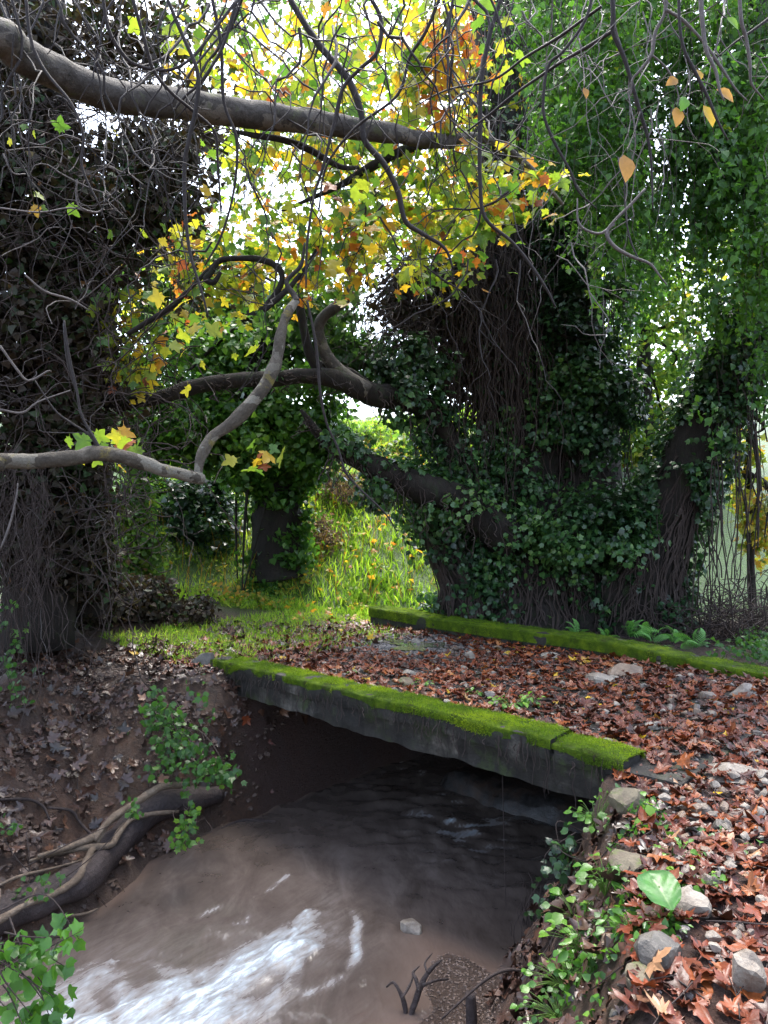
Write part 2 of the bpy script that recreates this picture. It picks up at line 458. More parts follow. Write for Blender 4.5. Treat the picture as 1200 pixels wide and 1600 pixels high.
def water():
    m, t, out = mat_new('silty_water')
    g = geo_pos(t)
    mp = t.nodes.new('ShaderNodeMapping'); mp.inputs['Rotation'].default_value = (0, 0, math.radians(22)); mp.inputs['Scale'].default_value = (1.0, .45, 1)
    t.links.new(g, mp.inputs[0])
    n1 = noise_node(t, 2.6, 6, .6, mp.outputs[0], 1.0); n2_ = noise_node(t, 7, 3, .5, mp.outputs[0], .2)
    body = ramp(t, [(.3, (.048, .037, .031)), (.55, (.088, .069, .059)), (.75, (.135, .11, .097))]); t.links.new(n1.outputs[0], body.inputs[0])
    c = mixc(t, attr(t, 'shallow'), body.outputs[0], (.125, .086, .068))
    fo0 = attr(t, 'foam_glint')
    mf = t.nodes.new('ShaderNodeMapping'); mf.inputs['Rotation'].default_value = (0, 0, math.radians(-51.5)); t.links.new(g, mf.inputs[0])
    mf2 = t.nodes.new('ShaderNodeMapping'); mf2.inputs['Scale'].default_value = (.55, 2.2, 1); t.links.new(mf.outputs[0], mf2.inputs[0])
    nf = noise_node(t, 9, 8, .72, mf2.outputs[0], .5)
    ml = t.nodes.new('ShaderNodeMath'); ml.operation = 'MULTIPLY'; t.links.new(fo0, ml.inputs[0]); t.links.new(mrange(t, nf.outputs[0], .32, .66, .25, 1.35), ml.inputs[1])
    fo = ml.outputs[0]
    fr_ = ramp(t, [(0, (0, 0, 0)), (.28, (.30, .30, .30)), (1, (1, 1, 1))]); t.links.new(fo, fr_.inputs[0])
    fcol = ramp(t, [(0, (.14, .11, .095)), (.35, (.185, .17, .165)), (.7, (.30, .33, .35)), (1, (.52, .60, .66))]); t.links.new(fo, fcol.inputs[0])
    c = mixc(t, mrange(t, fo, 0, .3), c, fcol.outputs[0])
    rg = mrange(t, fo, 0, .8, .08, .7)
    b = pbsdf(t, c, rg, .5, bump(t, n2_.outputs[0], .4, .05))
    t.links.new(b.outputs[0], out.inputs[0])
    return m
M['water'] = water()
def puddle():
    m, t, out = mat_new('muddy_puddle')
    g = geo_pos(t); n1 = noise_node(t, 14, 5, .7, g)
    r = ramp(t, [(.35, (.05, .042, .04)), (.7, (.14, .125, .12))]); t.links.new(n1.outputs[0], r.inputs[0])
    b = pbsdf(t, r.outputs[0], .08, .5, bump(t, n1.outputs[0], .25, .01)); t.links.new(b.outputs[0], out.inputs[0])
    return m
M['puddle'] = puddle()

# ------------------------------------------------------------------ leaf shapes (unit size, stalk at the origin, tip towards +Y)
def fan(outline, centre, curl=(0, 0), fold=0.0, seed=0, wav=0.0):
    r = np.random.default_rng(seed)
    o = np.array(outline, float); c = np.array(centre, float)
    V = np.concatenate([[c], o])
    z = curl[0] * V[:, 0] ** 2 + curl[1] * (V[:, 1] - .4) ** 2 + fold * np.abs(V[:, 0]) + wav * r.normal(size=len(V))
    V = np.column_stack([V, z])
    n = len(o)
    T = np.array([[0, 1 + i, 1 + (i + 1) % n] for i in range(n)])
    return V, T

def plane_outline(teeth=True, seed=0):
    r = np.random.default_rng(seed)
    c = np.array([0, .36]); pts = []
    lobes = [(-42, .38), (20, .54), (90, .62), (160, .54), (222, .38)]
    for i, (a, R) in enumerate(lobes):
        a += r.normal() * 4; R *= 1 + r.normal() * .06
        w = 15 if i in (0, 4) else 17
        if teeth:
            pts += [(a - w * 1.35, R * .68), (a - w * .75, R * .80), (a, R), (a + w * .75, R * .80), (a + w * 1.35, R * .68)]
        else:
            pts += [(a - w, R * .62), (a, R), (a + w, R * .62)]
        if i < 4: pts.append(((a + lobes[i + 1][0]) / 2, .29 + .06 * r.random()))
    pts.append((270, .33))
    out = [(c[0] + R * math.cos(math.radians(a)), c[1] + R * math.sin(math.radians(a))) for a, R in pts]
    return out, c
def plane_leaf(seed, curl, fold, wav, teeth=True):
    o, c = plane_outline(teeth, seed)
    V, T = fan(o, c, curl, fold, seed, wav)
    k = len(V)                                        # stalk
    V = np.concatenate([V, [[.012, .04, V[-1][2]], [-.012, .04, V[-1][2]], [.0, -.28, -.05]]])
    T = np.concatenate([T, [[k, k + 1, k + 2]]])
    return V, T
PLANE = [plane_leaf(i, c, f, .02) for i, (c, f) in enumerate([((-.3, -.3), .1), ((.3, -.4), -.1), ((-.5, .2), .15), ((.2, .2), -.25), ((-.2, -.6), .2)])]
FALLEN = [plane_leaf(10 + i, c, f, .045) for i, (c, f) in enumerate([((.4, .3), .05), ((-.3, -.3), .1), ((.9, .1), 0), ((.1, -.6), .2), ((-.5, .3), .05), ((.4, .8), .25), ((1.2, -.3), -.2), ((-.2, .1), .0)])]
def broken_leaf(seed):
    r = np.random.default_rng(seed); o, c = plane_outline(True, seed)
    o = np.array(o); rad = r.uniform(.45, 1.15, 5); ang = np.arctan2(o[:, 1] - c[1], o[:, 0] - c[0])
    k = ((ang + math.pi) / (2 * math.pi) * 5).astype(int) % 5
    return fan(c + (o - c) * rad[k][:, None] * r.uniform(.85, 1.1, (len(o), 1)), c, r.normal(size=2) * .9, r.normal() * .25, seed, .05)
FALLEN += [broken_leaf(50 + i) for i in range(7)]
PLANE_LOW = [plane_leaf(30 + i, c, .1, .03, False) for i, c in enumerate([(-.4, -.3), (.3, -.4), (-.5, .3)])]
def ivy_out(r=(.56, .48, .34), sin=.29):
    c = (0, .38); pts = []
    for a, R in ((-62, .30), (-28, r[2]), (2, sin), (34, r[1]), (62, sin * 1.1), (90, r[0]), (118, sin * 1.1), (146, r[1]), (178, sin), (208, r[2]), (242, .30)):
        pts.append((c[0] + R * math.cos(math.radians(a)), c[1] + R * math.sin(math.radians(a))))
    pts.append((0, .12))
    return pts, c
def ivy_leaf(seed, curl, fold, r=(.56, .48, .34), sin=.29):
    o, c = ivy_out(r, sin)
    return fan(o, c, curl, fold, seed, .01)
IVY = [ivy_leaf(1, (-.3, -.3), .1), ivy_leaf(2, (-.1, -.5), .2, (.6, .4, .36), .33), ivy_leaf(3, (-.5, -.1), .05, (.54, .5, .3), .27)]
def ovate(w=.3, fold=.25, droop=-.3):
    V = np.array([[0, 0, 0], [w * .8, .28, 0], [w, .5, 0], [w * .6, .78, 0], [0, 1, 0], [-w * .6, .78, 0], [-w, .5, 0], [-w * .8, .28, 0], [0, .5, 0]], float)
    V[:, 2] = fold * np.abs(V[:, 0]) + droop * (V[:, 1] - .4) ** 2
    T = np.array([[8, i, (i + 1) % 8] for i in range(8)])
    return V, T
OVATE = [ovate(.3), ovate(.36, .15, -.5), ovate(.26, .35, -.2)]
ROUND = [ovate(.46, .08, -.25), ovate(.42, .2, -.4)]
def dia(w, fold=.2):
    return np.array([[0, 0, 0], [w, .45, fold * w], [0, 1, -.1], [-w, .45, fold * w]]), np.array([[0, 1, 2], [0, 2, 3]])
DIA = [dia(.42, .5), dia(.5, .2), dia(.34, .8)]
def tri5(w):
    V = np.array([[0, 0, 0], [w, .12, .08], [w * .75, .5, .1], [0, 1, -.12], [-w * .75, .5, .1], [-w, .12, .08]], float)
    return V, np.array([[0, 1, 2], [0, 2, 3], [0, 3, 4], [0, 4, 5]])
HEART = [tri5(.5), tri5(.42), tri5(.56)]

def frames(nrm, tip):
    n = unit(nrm)
    y = tip - n * np.sum(tip * n, -1, keepdims=True)
    y = unit(y + 1e-6)
    x = np.cross(y, n)
    return x, y, n
def scatter(acc, tmpl, pos, nrm, tip, size, tint):
    pos = np.asarray(pos); k = len(pos)
    if k == 0: return
    x, y, n = frames(nrm, tip)
    size = np.broadcast_to(np.asarray(size, float), (k,)); tint = np.broadcast_to(np.asarray(tint, float), (k,))
    which = rng.integers(0, len(tmpl), k)
    for w, (TV, TT) in enumerate(tmpl):
        i = np.where(which == w)[0]
        if not len(i): continue
        V = pos[i, None] + size[i, None, None] * (TV[None, :, 0, None] * x[i, None] + TV[None, :, 1, None] * y[i, None] + TV[None, :, 2, None] * n[i, None])
        T = TT[None] + (np.arange(len(i)) * len(TV))[:, None, None]
        acc.add(V.reshape(-1, 3), T.reshape(-1, 3), None, np.repeat(tint[i], len(TV)))

def rand_dirs(k):
    return unit(rng.normal(size=(k, 3)))
def orient(k, up=.5, out=None, outw=0.0, down=.6):
    n = rand_dirs(k) + np.array([0, 0, up])
    if out is not None: n = n + out * outw
    t = rand_dirs(k) + np.array([0, 0, -down])
    return unit(n), unit(t)

def screen_size(pos, size):
    d = np.maximum(pos[:, 1], .1)
    u = 600 + pos[:, 0] / d * F; v = 800 - (pos[:, 2] - 1.6) / d * F
    ok = (u > -5) & (u < 1205) & (v > -5) & (v < 1605)
    return np.where(ok, size / d * F, 0)

def leaves_as_parts(root, name, mat, tmpl, pos, nrm, tip, size, tint, limit=300, rest='foliage', restname=None, front=None):
    """the largest on screen as one object each, the rest joined"""
    pos = np.asarray(pos, float)
    size = np.broadcast_to(np.asarray(size, float), (len(pos),)).copy(); tint = np.broadcast_to(np.asarray(tint, float), (len(pos),))
    sc = screen_size(pos, size)
    if front is not None: sc = sc * front
    order = np.argsort(-sc)
    big = order[:limit]; big = big[sc[big] > 0]
    other = np.setdiff1d(np.arange(len(pos)), big)
    x, y, n = frames(nrm, tip)
    rl = root_loc(root) if root is not None else np.zeros(3)
    cache = {}
    for i in big:
        w = int(rng.integers(0, len(tmpl))); b = min(11, int(tint[i] * 12))
        if (w, b) not in cache:
            TV, TT = tmpl[w]
            me = make_mesh(name, TV, TT, None, np.full(len(TV), (b + .5) / 12))
            me.materials.append(mat); cache[(w, b)] = me
        o = bpy.data.objects.new(name, cache[(w, b)])
        COL.objects.link(o)
        o.parent = root
        s = float(size[i]); p = pos[i] - rl
        o.matrix_local = Matrix(((x[i][0] * s, y[i][0] * s, n[i][0] * s, p[0]), (x[i][1] * s, y[i][1] * s, n[i][1] * s, p[1]), (x[i][2] * s, y[i][2] * s, n[i][2] * s, p[2]), (0, 0, 0, 1)))
    if len(other) and rest:
        a = Acc(); scatter(a, tmpl, pos[other], nrm[other], tip[other], size[other], tint[other])
        return a.build(rest, mat, root, 'stuff')

def blob(u, v, ru, rv, d, dd, n, clumps, cs, hollow=0.0):
    """leaf positions in clumps spread through an ellipsoid given by its place and size in the photo and its own depth"""
    c = P(u, v, d); R = np.array([ru * d / F, dd, rv * d / F])
    q = rand_dirs(clumps) * (hollow + (1 - hollow) * rng.random((clumps, 1)) ** (1 / 3.0))
    cc = c + q * R
    k = rng.integers(0, clumps, n)
    pos = cc[k] + rng.normal(size=(n, 3)) * cs * np.array([1, 1, .8])
    return pos, unit(pos - c)

def strands(u0, u1, v0, v1, d, dd, k, lmin, lmax, step):
    """hanging strands: returns leaf positions and the strand polylines"""
    pos, lines = [], []
    for i in range(k):
        dep = d + rng.uniform(-dd, dd)
        p = P(rng.uniform(u0, u1), rng.uniform(v0, v1), dep)
        L = rng.uniform(lmin, lmax); m = max(3, int(L / step))
        z = np.linspace(0, L, m)
        sway = np.cumsum(rng.normal(size=(m, 2)) * .012, 0)
        q = np.column_stack([p[0] + sway[:, 0], p[1] + sway[:, 1], p[2] - z])
        pos.append(q); lines.append(q[::max(1, m // 8)])
    return np.concatenate(pos), lines

_ib = bmesh.new(); bmesh.ops.create_icosphere(_ib, subdivisions=3, radius=1)
ICO_V = np.array([v.co[:] for v in _ib.verts]); ICO_T = np.array([[v.index for v in f.verts] for f in _ib.faces]); _ib.free()
_ib = bmesh.new(); bmesh.ops.create_icosphere(_ib, subdivisions=1, radius=1)
ICO1_V = np.array([v.co[:] for v in _ib.verts]); ICO1_T = np.array([[v.index for v in f.verts] for f in _ib.faces]); _ib.free()
def rock(seed, dims, planes=9, cut=.62, rough=.06):
    r = np.random.default_rng(seed)
    V = ICO_V * (1 + .22 * fbm(ICO_V * 1.3 + seed * 3.1, 3)[:, None] * 2)
    for _ in range(planes + 5):
        n = unit(r.normal(size=3)); h = r.uniform(cut - .16, .82)
        dd = V @ n; over = dd > h
        V[over] -= (dd[over] - h)[:, None] * n * .97
    V = V * (1 + rough * .6 * fbm(V * 4.5 + seed * 3.1, 3)[:, None] * 2)
    return V * np.array(dims) * 1.25

# ================================================================== SETTING
def axis(lo, f0, f1, hi, fine, grow=1.25):
    a = list(np.arange(f0, f1 + 1e-6, fine))
    st_, x = fine, a[-1]
    up = []
    while x < hi: st_ *= grow; x += st_; up.append(min(x, hi))
    st_, x = fine, a[0]; dn = []
    while x > lo: st_ *= grow; x -= st_; dn.append(max(x, lo))
    return np.array(dn[::-1] + a + up)
gx = axis(-400, -6.5, 6.5, 400, .055); gy = axis(-300, 0.6, 14.0, 500, .055)
GX, GY = np.meshgrid(gx, gy)
GZ = H(GX, GY)
GS, GT = st(GX, GY)
tn = np.minimum(GT, 0)
right_edge = 0.45 * tn
a_road = sst(.25, -.05, GS - right_edge) * (GT < 3.9) + ((GS > 0) & (GS < 5) & (GT > 0) & (GT < 3.7))
a_grass = sst(11.3, 12.6, GY + .5 * n2(GX, GY, .9)) + .8 * sst(4.6, 5.0, GS) * sst(.2, .9, GT) * sst(6.6, 5.4, GS)
a_sand = sst(-1.28, -1.40, GZ) * sst(-.3, -.6, GT)
idx = np.arange(GX.size).reshape(GX.shape)
Q = np.stack([idx[:-1, :-1], idx[:-1, 1:], idx[1:, 1:], idx[1:, :-1]], -1).reshape(-1, 4)
ground_o = obj('ground', np.column_stack([GX.ravel(), GY.ravel(), GZ.ravel()]), None, Q, M['ground'], None, None, True, 'structure',
               {'road': np.clip(a_road, 0, 1).ravel(), 'grass': np.clip(a_grass, 0, 1).ravel(), 'sand': np.clip(a_sand, 0, 1).ravel()})
ground_o['label'] = 'muddy stream banks and leafy track'

# ---- stream water with foam and ripples as real relief, glints painted in colour
ws = np.arange(-2.2, 5.6, .028); wt = np.arange(-6.5, 4.25, .028)
WS, WT = np.meshgrid(ws, wt)
sk_ = WS + .43 * np.minimum(WT, 0)
WX, WY = xy(sk_, WT)
def seg_dist(px, py, pts):
    best = np.full(px.shape, 1e9); tt = np.zeros(px.shape); L = 0
    lens = [np.hypot(pts[i + 1][0] - pts[i][0], pts[i + 1][1] - pts[i][1]) for i in range(len(pts) - 1)]; tot = sum(lens)
    for i in range(len(pts) - 1):
        a, b = np.array(pts[i]), np.array(pts[i + 1]); ab = b - a
        q = np.clip(((px - a[0]) * ab[0] + (py - a[1]) * ab[1]) / (ab @ ab), 0, 1)
        d = np.hypot(px - a[0] - q * ab[0], py - a[1] - q * ab[1])
        m = d < best
        best = np.where(m, d, best); tt = np.where(m, (L + q * lens[i]) / tot, tt); L += lens[i]
    return best, tt
def wp(u, v):
    d = 1155 * 3.05 / (v - 800.0)
    return ((u - 600) / 1155 * d, d)
# flow-aligned noise
wz1, wz2 = n2(WX, WY, 1.6, 3, 1.0), n2(WX, WY, 1.6, 3, 9.0)
fx, fy = WX + .30 * wz1, WY + .30 * wz2
ca, sa = math.cos(math.radians(-38)), math.sin(math.radians(-38))
al, ac = -(fx * sa) + fy * ca, fx * ca + fy * sa
al, ac = (fx * .62 + fy * .78), (fx * .78 - fy * .62)
str1 = fbm(np.stack([al * 1.8, ac * 3.6, 0 * al], -1), 5)
str2 = fbm(np.stack([al * 3.4, ac * 5.5, 0 * al + 4], -1), 4)
ridg = 1 - np.abs(fbm(np.stack([al * 1.3, ac * 3.2, 0 * al + 8], -1), 4)) * 4.2
dist, tt = seg_dist(fx, fy, [wp(462, 1425), wp(420, 1482), wp(345, 1532), wp(250, 1585), wp(110, 1660), wp(-60, 1760)])
width = .14 + .80 * np.clip(tt * 1.5, 0, 1)
core = np.clip(1 - dist / width, 0, 1) ** .7
r1 = 1 - np.abs(fbm(np.stack([al * 1.6, ac * 2.8, 0 * al + 11], -1), 5)) * 3.0
r2 = 1 - np.abs(fbm(np.stack([al * 4.0, ac * 6.0, 0 * al + 15], -1), 4)) * 3.0
lac = np.clip(.5 * r1 + .5 * r2 + .9 * str1, -.3, 1.2)
foam_glint = np.clip(core ** 1.3 * (.30 + .45 * tt) + lac * sst(0, .6, core) * (.25 + .55 * core) - .08, 0, 1)
halo = np.clip(1 - dist / (width * 2.1), 0, 1)
foam_glint = np.maximum(foam_glint, .25 * sst(.70, .99, ridg) * halo * sst(-.1, .3, str2))
milk = np.clip(1 - dist / (width * 3.0 + .5), 0, 1) * (.6 + .8 * str1)
foam_glint = np.maximum(foam_glint, .22 * milk)
for pl, wd, st_ in (([(552, 1422), (563, 1448), (552, 1492), (528, 1524), (486, 1560)], .055, .8), ([(455, 1365), (430, 1385), (400, 1402)], .035, .55),
                    ([(300, 1432), (322, 1424), (345, 1420)], .03, .55), ([(140, 1535), (165, 1500), (178, 1503)], .03, .6), ([(362, 1443), (382, 1440), (388, 1426)], .03, .5),
                    ([(500, 1425), (470, 1470), (430, 1500)], .05, .55), ([(306, 1462), (330, 1459)], .025, .5)):
    dd_, _ = seg_dist(WX + .10 * n2(WX, WY, 2.6, 2), WY + .10 * n2(WX, WY, 2.6, 2, 5), [wp(*q) for q in pl])
    foam_glint = np.maximum(foam_glint, st_ * np.clip(1.2 - dd_ / wd, 0, 1) * np.clip(.55 + 1.6 * n2(WX, WY, 3.7, 4, 6.4), 0, 1))
froth = sst(1.55, 1.9, WT) * sst(2.35, 2.05, WT)
foam_glint = np.maximum(foam_glint, .35 * froth * sst(.05, .35, n2(WX, WY, 9)))
glint = np.exp(-((WX - .75) / .45) ** 2 - ((WY - 7.3) / .7) ** 2)  # sky glints on the rapid under the bridge, painted as pale water colour
foam_glint = np.maximum(foam_glint, .8 * glint * sst(.12, .3, n2(WX * .8 + .5 * WY, WY * 2.2, 6, 4, 7)))
chop = sst(-.2, .7, WT) * sst(2.6, 2.0, WT)
rip = n2(WX * 1.0 + .35 * WY, WY * 2.2, 2.6, 4, 2)
WZ = WATER + .016 * rip + .012 * n2(WX, WY, 7, 3) * (.35 + chop) + .045 * chop * n2(WX, WY * 1.6, 4.2, 3, 4) + .05 * foam_glint * (.6 + .8 * str2) * sst(0, .6, core)
shal = np.clip(sst(-1.62, -1.44, H(WX, WY)) + 0, 0, 1)
idx = np.arange(WX.size).reshape(WX.shape)
Q = np.stack([idx[:-1, :-1], idx[:-1, 1:], idx[1:, 1:], idx[1:, :-1]], -1).reshape(-1, 4)
obj('stream_water', np.column_stack([WX.ravel(), WY.ravel(), WZ.ravel()]), None, Q, M['water'], None, None, True, 'structure', {'foam_glint': foam_glint.ravel(), 'shallow': (shal * .8).ravel()})

# ================================================================== THE BRIDGE
def rough_box(s0, s1, t0, t1, z0, z1, res=.05, amp=.012, fr=6, rnd=.02, fn=None):
    V, Q, n = [], [], 0
    def face(o, a, b, la, lb):
        nonlocal n
        na, nb = max(1, int(round(la / res))), max(1, int(round(lb / res)))
        ga, gb = np.meshgrid(np.linspace(0, 1, na + 1), np.linspace(0, 1, nb + 1), indexing='ij')
        p = np.array(o)[None, None] + ga[..., None] * np.array(a) + gb[..., None] * np.array(b)
        i = n + np.arange(p.shape[0] * p.shape[1]).reshape(p.shape[:2])
        V.append(p.reshape(-1, 3)); Q.append(np.stack([i[:-1, :-1], i[1:, :-1], i[1:, 1:], i[:-1, 1:]], -1).reshape(-1, 4)); n += p.shape[0] * p.shape[1]
    S, Tt, Z = s1 - s0, t1 - t0, z1 - z0
    face((s0, t0, z0), (S, 0, 0), (0, 0, Z), S, Z); face((s0, t1, z0), (0, 0, Z), (S, 0, 0), Z, S)
    face((s0, t0, z0), (0, 0, Z), (0, Tt, 0), Z, Tt); face((s1, t0, z0), (0, Tt, 0), (0, 0, Z), Tt, Z)
    face((s0, t0, z1), (S, 0, 0), (0, Tt, 0), S, Tt); face((s0, t0, z0), (0, Tt, 0), (S, 0, 0), Tt, S)
    V = np.concatenate(V)
    # soften the edges, then wear the surface
    c = np.array([(s0 + s1) / 2, (t0 + t1) / 2, (z0 + z1) / 2]); hh = np.array([S, Tt, Z]) / 2
    inner = hh - rnd
    q = V - c; cl = np.clip(q, -inner, inner); dl = q - cl
    L = np.linalg.norm(dl, axis=1, keepdims=True)
    V = c + cl + dl / np.maximum(L, 1e-6) * np.minimum(L, rnd)
    V = V + amp * np.stack([fbm(V * fr + 3, 4), fbm(V * fr + 13, 4), fbm(V * fr + 23, 4)], -1) * 2
    if fn is not None: V = fn(V)
    X, Y = xy(V[:, 0], V[:, 1])
    return np.column_stack([X, Y, V[:, 2]]), np.concatenate(Q)
bx, by = xy(2.4, 1.8)
bridge = thing('concrete_bridge', 'low concrete slab bridge with mossy kerbs across the brown stream', 'bridge', (bx, by, -.36))
def slab_lip(V):
    z = V[:, 2]
    V[:, 2] = np.where((V[:, 0] > 2.6) & (z < -.3), z + .03, z) + np.where(z < -.3, .045 * n2(V[:, 0], V[:, 0] * 0 + 2, 3.2, 4), 0)
    V[:, 1] = V[:, 1] + np.where(V[:, 1] < .2, .022 * np.clip(n2(V[:, 0], z * 1.6, 4.5, 4) * 2, -1, 1), 0)
    V[:, 1] = np.where((V[:, 0] < 2.6) & (V[:, 1] < .2), V[:, 1] + .035 * sst(-.12, -.3, z), V[:, 1])
    return V
V, Q = rough_box(-.25, 5.0, .03, 3.78, -.37, -.095, .05, .010, 5, .02, slab_lip)
obj('deck_slab', V, None, Q, M['concrete'], bridge)
KERBS = [(.66, 4.84, 0.0, .30, -.16, 0.0), (.12, .64, .01, .30, -.16, -.03), (-.6, 5.75, 3.42, 3.76, -.16, .10)]
def kerb_top(i, s):
    s = np.asarray(s, float)
    if i == 2: return .10 - .13 * sst(2.2, .2, s) + .05 * sst(4.2, 5.5, s) + .02 * n2(s, s * 0, 1.7)
    if i == 1: return -.03 - .02 * sst(.3, 0, s) + 0 * s
    return .005 * n2(s, s * 0, 2.0)
kerb_o = []
for i, (s0, s1, t0, t1, z0, z1) in enumerate(KERBS):
    def fn(V, i=i, z1=z1):
        k = (V[:, 2] - (-.16)) / (z1 + .16)
        V[:, 2] = V[:, 2] + k * (kerb_top(i, V[:, 0]) - z1)
        V[:, 1] += .02 * n2(V[:, 0], V[:, 0] * 0 + i, 1.1)
        return V
    V, Q = rough_box(s0, s1, t0, t1, z0, z1, .04, .012, 6, .025, fn)
    k = obj('kerb', V, None, Q, M['concrete'], bridge); kerb_o.append(k)
    # moss cushion over the top, drooping over the outer edge
    outer = -1 if i < 2 else 1
    ns, nw = int((s1 - s0) / .018), 26
    ss = np.linspace(s0 - .01, s1 + .01, ns); ww = np.linspace(0, 1, nw)
    SS, WW = np.meshgrid(ss, ww, indexing='ij')
    droop = .035 + .085 * np.clip(n2(SS, SS * 0 + 3 * i, 3.1) + .35, 0, 1)
    inn = .13 if i == 2 else .03
    prof = WW * (droop + (t1 - t0) + inn)
    pt = np.where(prof < droop, 0, np.where(prof < droop + t1 - t0, prof - droop, t1 - t0))
    pz = np.where(prof < droop, -(droop - prof), np.where(prof < droop + t1 - t0, 0, -(prof - droop - (t1 - t0))))
    tt_ = (t0 + pt) if outer < 0 else (t1 - pt)
    tt_ = tt_ + .02 * n2(SS, SS * 0 + i, 1.1)
    th = .006 + .014 * np.clip(n2(SS, tt_, 2.2) * 1.6 + .45, 0, 1) + .008 * np.clip(n2(SS, tt_, 11) + .3, 0, 1) + .006 * n2(SS, tt_, 40, 2)
    bare = np.clip(.85 * sst(.24, .46, n2(SS, tt_, 2.1, 4, 5)) + .45 * sst(.2, .36, n2(SS, tt_, 6, 3, 2)), 0, 1) * (1 if i < 2 else .7)
    th = th * (1 - bare) - .012 * bare
    nx_ = np.where(prof < droop, 1.0, np.where(prof < droop + .05, .5, 0.0)) * outer
    nx_ = np.where(prof > droop + t1 - t0, -outer, nx_)
    nz_ = np.where((prof < droop) | (prof > droop + t1 - t0), .25, 1.0)
    Zm = kerb_top(i, SS) + pz + th * nz_; Tm = tt_ + th * nx_
    X, Y = xy(SS, Tm)
    idx = np.arange(SS.size).reshape(SS.shape)
    Q = np.stack([idx[:-1, :-1], idx[:-1, 1:], idx[1:, 1:], idx[1:, :-1]], -1).reshape(-1, 4)
    Vm = np.column_stack([X.ravel(), Y.ravel(), Zm.ravel()])
    obj('moss', Vm, None, Q, M['moss'], k, kind='stuff')
    # tufts
    nt_ = int(14000 * (s1 - s0)) if i < 2 else int(8000 * (s1 - s0))
    pick = rng.integers(0, len(Vm), nt_)
    keep = (th.ravel()[pick] > .007)
    base = Vm[pick[keep]] + rng.normal(size=(keep.sum(), 3)) * .006
    nn = np.column_stack([nx_.ravel()[pick[keep], None] * N[None] , nz_.ravel()[pick[keep], None]])
    dirn = unit(nn + rng.normal(size=nn.shape) * .45)
    a = Acc()
    cl = np.clip(.45 + 1.2 * n2(base[:, 0], base[:, 1], 3.0) + rng.normal(size=len(base)) * .15, 0, 1)
    scatter(a, [(np.array([[-.16, 0, 0], [.16, 0, 0], [0, 1, .1]]), np.array([[0, 1, 2]]))], base, unit(rng.normal(size=base.shape)), dirn, rng.uniform(.006, .017, len(base)), cl)
    a.build('moss_tufts', M['moss_tuft'], k, 'stuff')
a = Acc()
for _ in range(150):
    ss_ = rng.uniform(.15, 4.7); X, Y = xy(ss_, rng.uniform(-.03, .0)); z0_ = float(kerb_top(0, ss_)) - rng.uniform(.02, .12); L_ = rng.uniform(.05, .22) * (1.6 if ss_ < .8 else 1)
    q = [np.array([X, Y, z0_])]
    for _k in range(4): q.append(q[-1] + np.array([rng.normal() * .012, rng.normal() * .008 - .004, -L_ / 4]))
    V, T, Q = tube(q, rng.uniform(.0015, .004), 4, 3, cap=False); a.add(V, T, Q)
a.build('rootlets', M['vine'], bridge, 'stuff')
V, Q = rough_box(-.55, .34, -.02, 3.7, -1.9, -.375, .09, .03, 4, .04); obj('abutment', V, None, Q, M['concrete'], bridge)
V, Q = rough_box(4.42, 5.1, .06, 3.7, -1.9, -.375, .09, .035, 4, .05); obj('abutment', V, None, Q, M['concrete'], bridge)
def sill_fn(V):
    V[:, 2] += .10 * n2(V[:, 0], V[:, 1], 1.4) * (V[:, 2] > -1.5); V[:, 1] += .15 * n2(V[:, 0], V[:, 0] * 0, 1.1)
    return V
V, Q = rough_box(.30, 3.2, 1.75, 2.5, -1.9, -1.30, .06, .05, 3, .2, sill_fn)
obj('sill', V, None, Q, M['rapid_rock'], bridge)
for k_, (ss_, tt_, zz) in enumerate(((4.6, -.02, -.62), (4.35, -.05, -.75), (4.75, -.08, -.95), (4.45, 0.0, -1.05), (4.85, -.1, -.5), (4.5, -.1, -1.25))):
    R_ = rock(300 + k_, (.16, .11, .10)); X, Y = xy(ss_, tt_)
    obj('stone', R_ + np.array([X, Y, zz]), ICO_T, None, M['stone_moss'], bridge)

# ================================================================== BIG TREES
# ---- the ivy-covered tree behind the bridge
def zg(x, y): return float(H(np.array([x]), np.array([y]))[0])
it = thing('ivy_covered_tree', 'huge dark tree wrapped in ivy and vines just beyond the far kerb', 'tree', (2.6, 11.2, -.1))
def limb(root, pl, d0, d1, dia, mat, name='limb', sides=12, rough=.14, rf=5, sub=6, kind=None):
    path = px_path(pl, d0, d1)
    dd = path[:, 1]
    dia = np.interp(np.linspace(0, 1, len(pl)), np.linspace(0, 1, len(dia)), dia)
    V, T, Q = tube(path, dia / 2 * dd / F, sides, sub, rough, rf)
    o = obj(name, V, T, Q, mat, root, kind=kind)
    return path, dia / 2 * dd / F
TR = []
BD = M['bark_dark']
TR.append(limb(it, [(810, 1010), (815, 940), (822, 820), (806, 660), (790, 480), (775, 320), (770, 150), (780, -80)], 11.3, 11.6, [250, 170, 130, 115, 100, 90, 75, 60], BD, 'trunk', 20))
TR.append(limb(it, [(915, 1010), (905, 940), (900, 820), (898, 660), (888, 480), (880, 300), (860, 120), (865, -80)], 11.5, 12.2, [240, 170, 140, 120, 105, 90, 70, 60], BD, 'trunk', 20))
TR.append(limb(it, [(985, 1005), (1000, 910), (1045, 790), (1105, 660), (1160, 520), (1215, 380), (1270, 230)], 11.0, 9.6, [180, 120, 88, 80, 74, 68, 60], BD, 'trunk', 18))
TR.append(limb(it, [(730, 1000), (725, 920), (695, 850), (668, 790), (650, 740)], 11.0, 10.6, [120, 80, 62, 48, 30], BD, 'limb', 12))
TR.append(limb(it, [(800, 850), (745, 800), (700, 775), (645, 758), (600, 735), (550, 712), (505, 685), (470, 640)], 10.5, 9.5, [64, 56, 50, 46, 40, 32, 20, 5], BD, 'limb', 12))
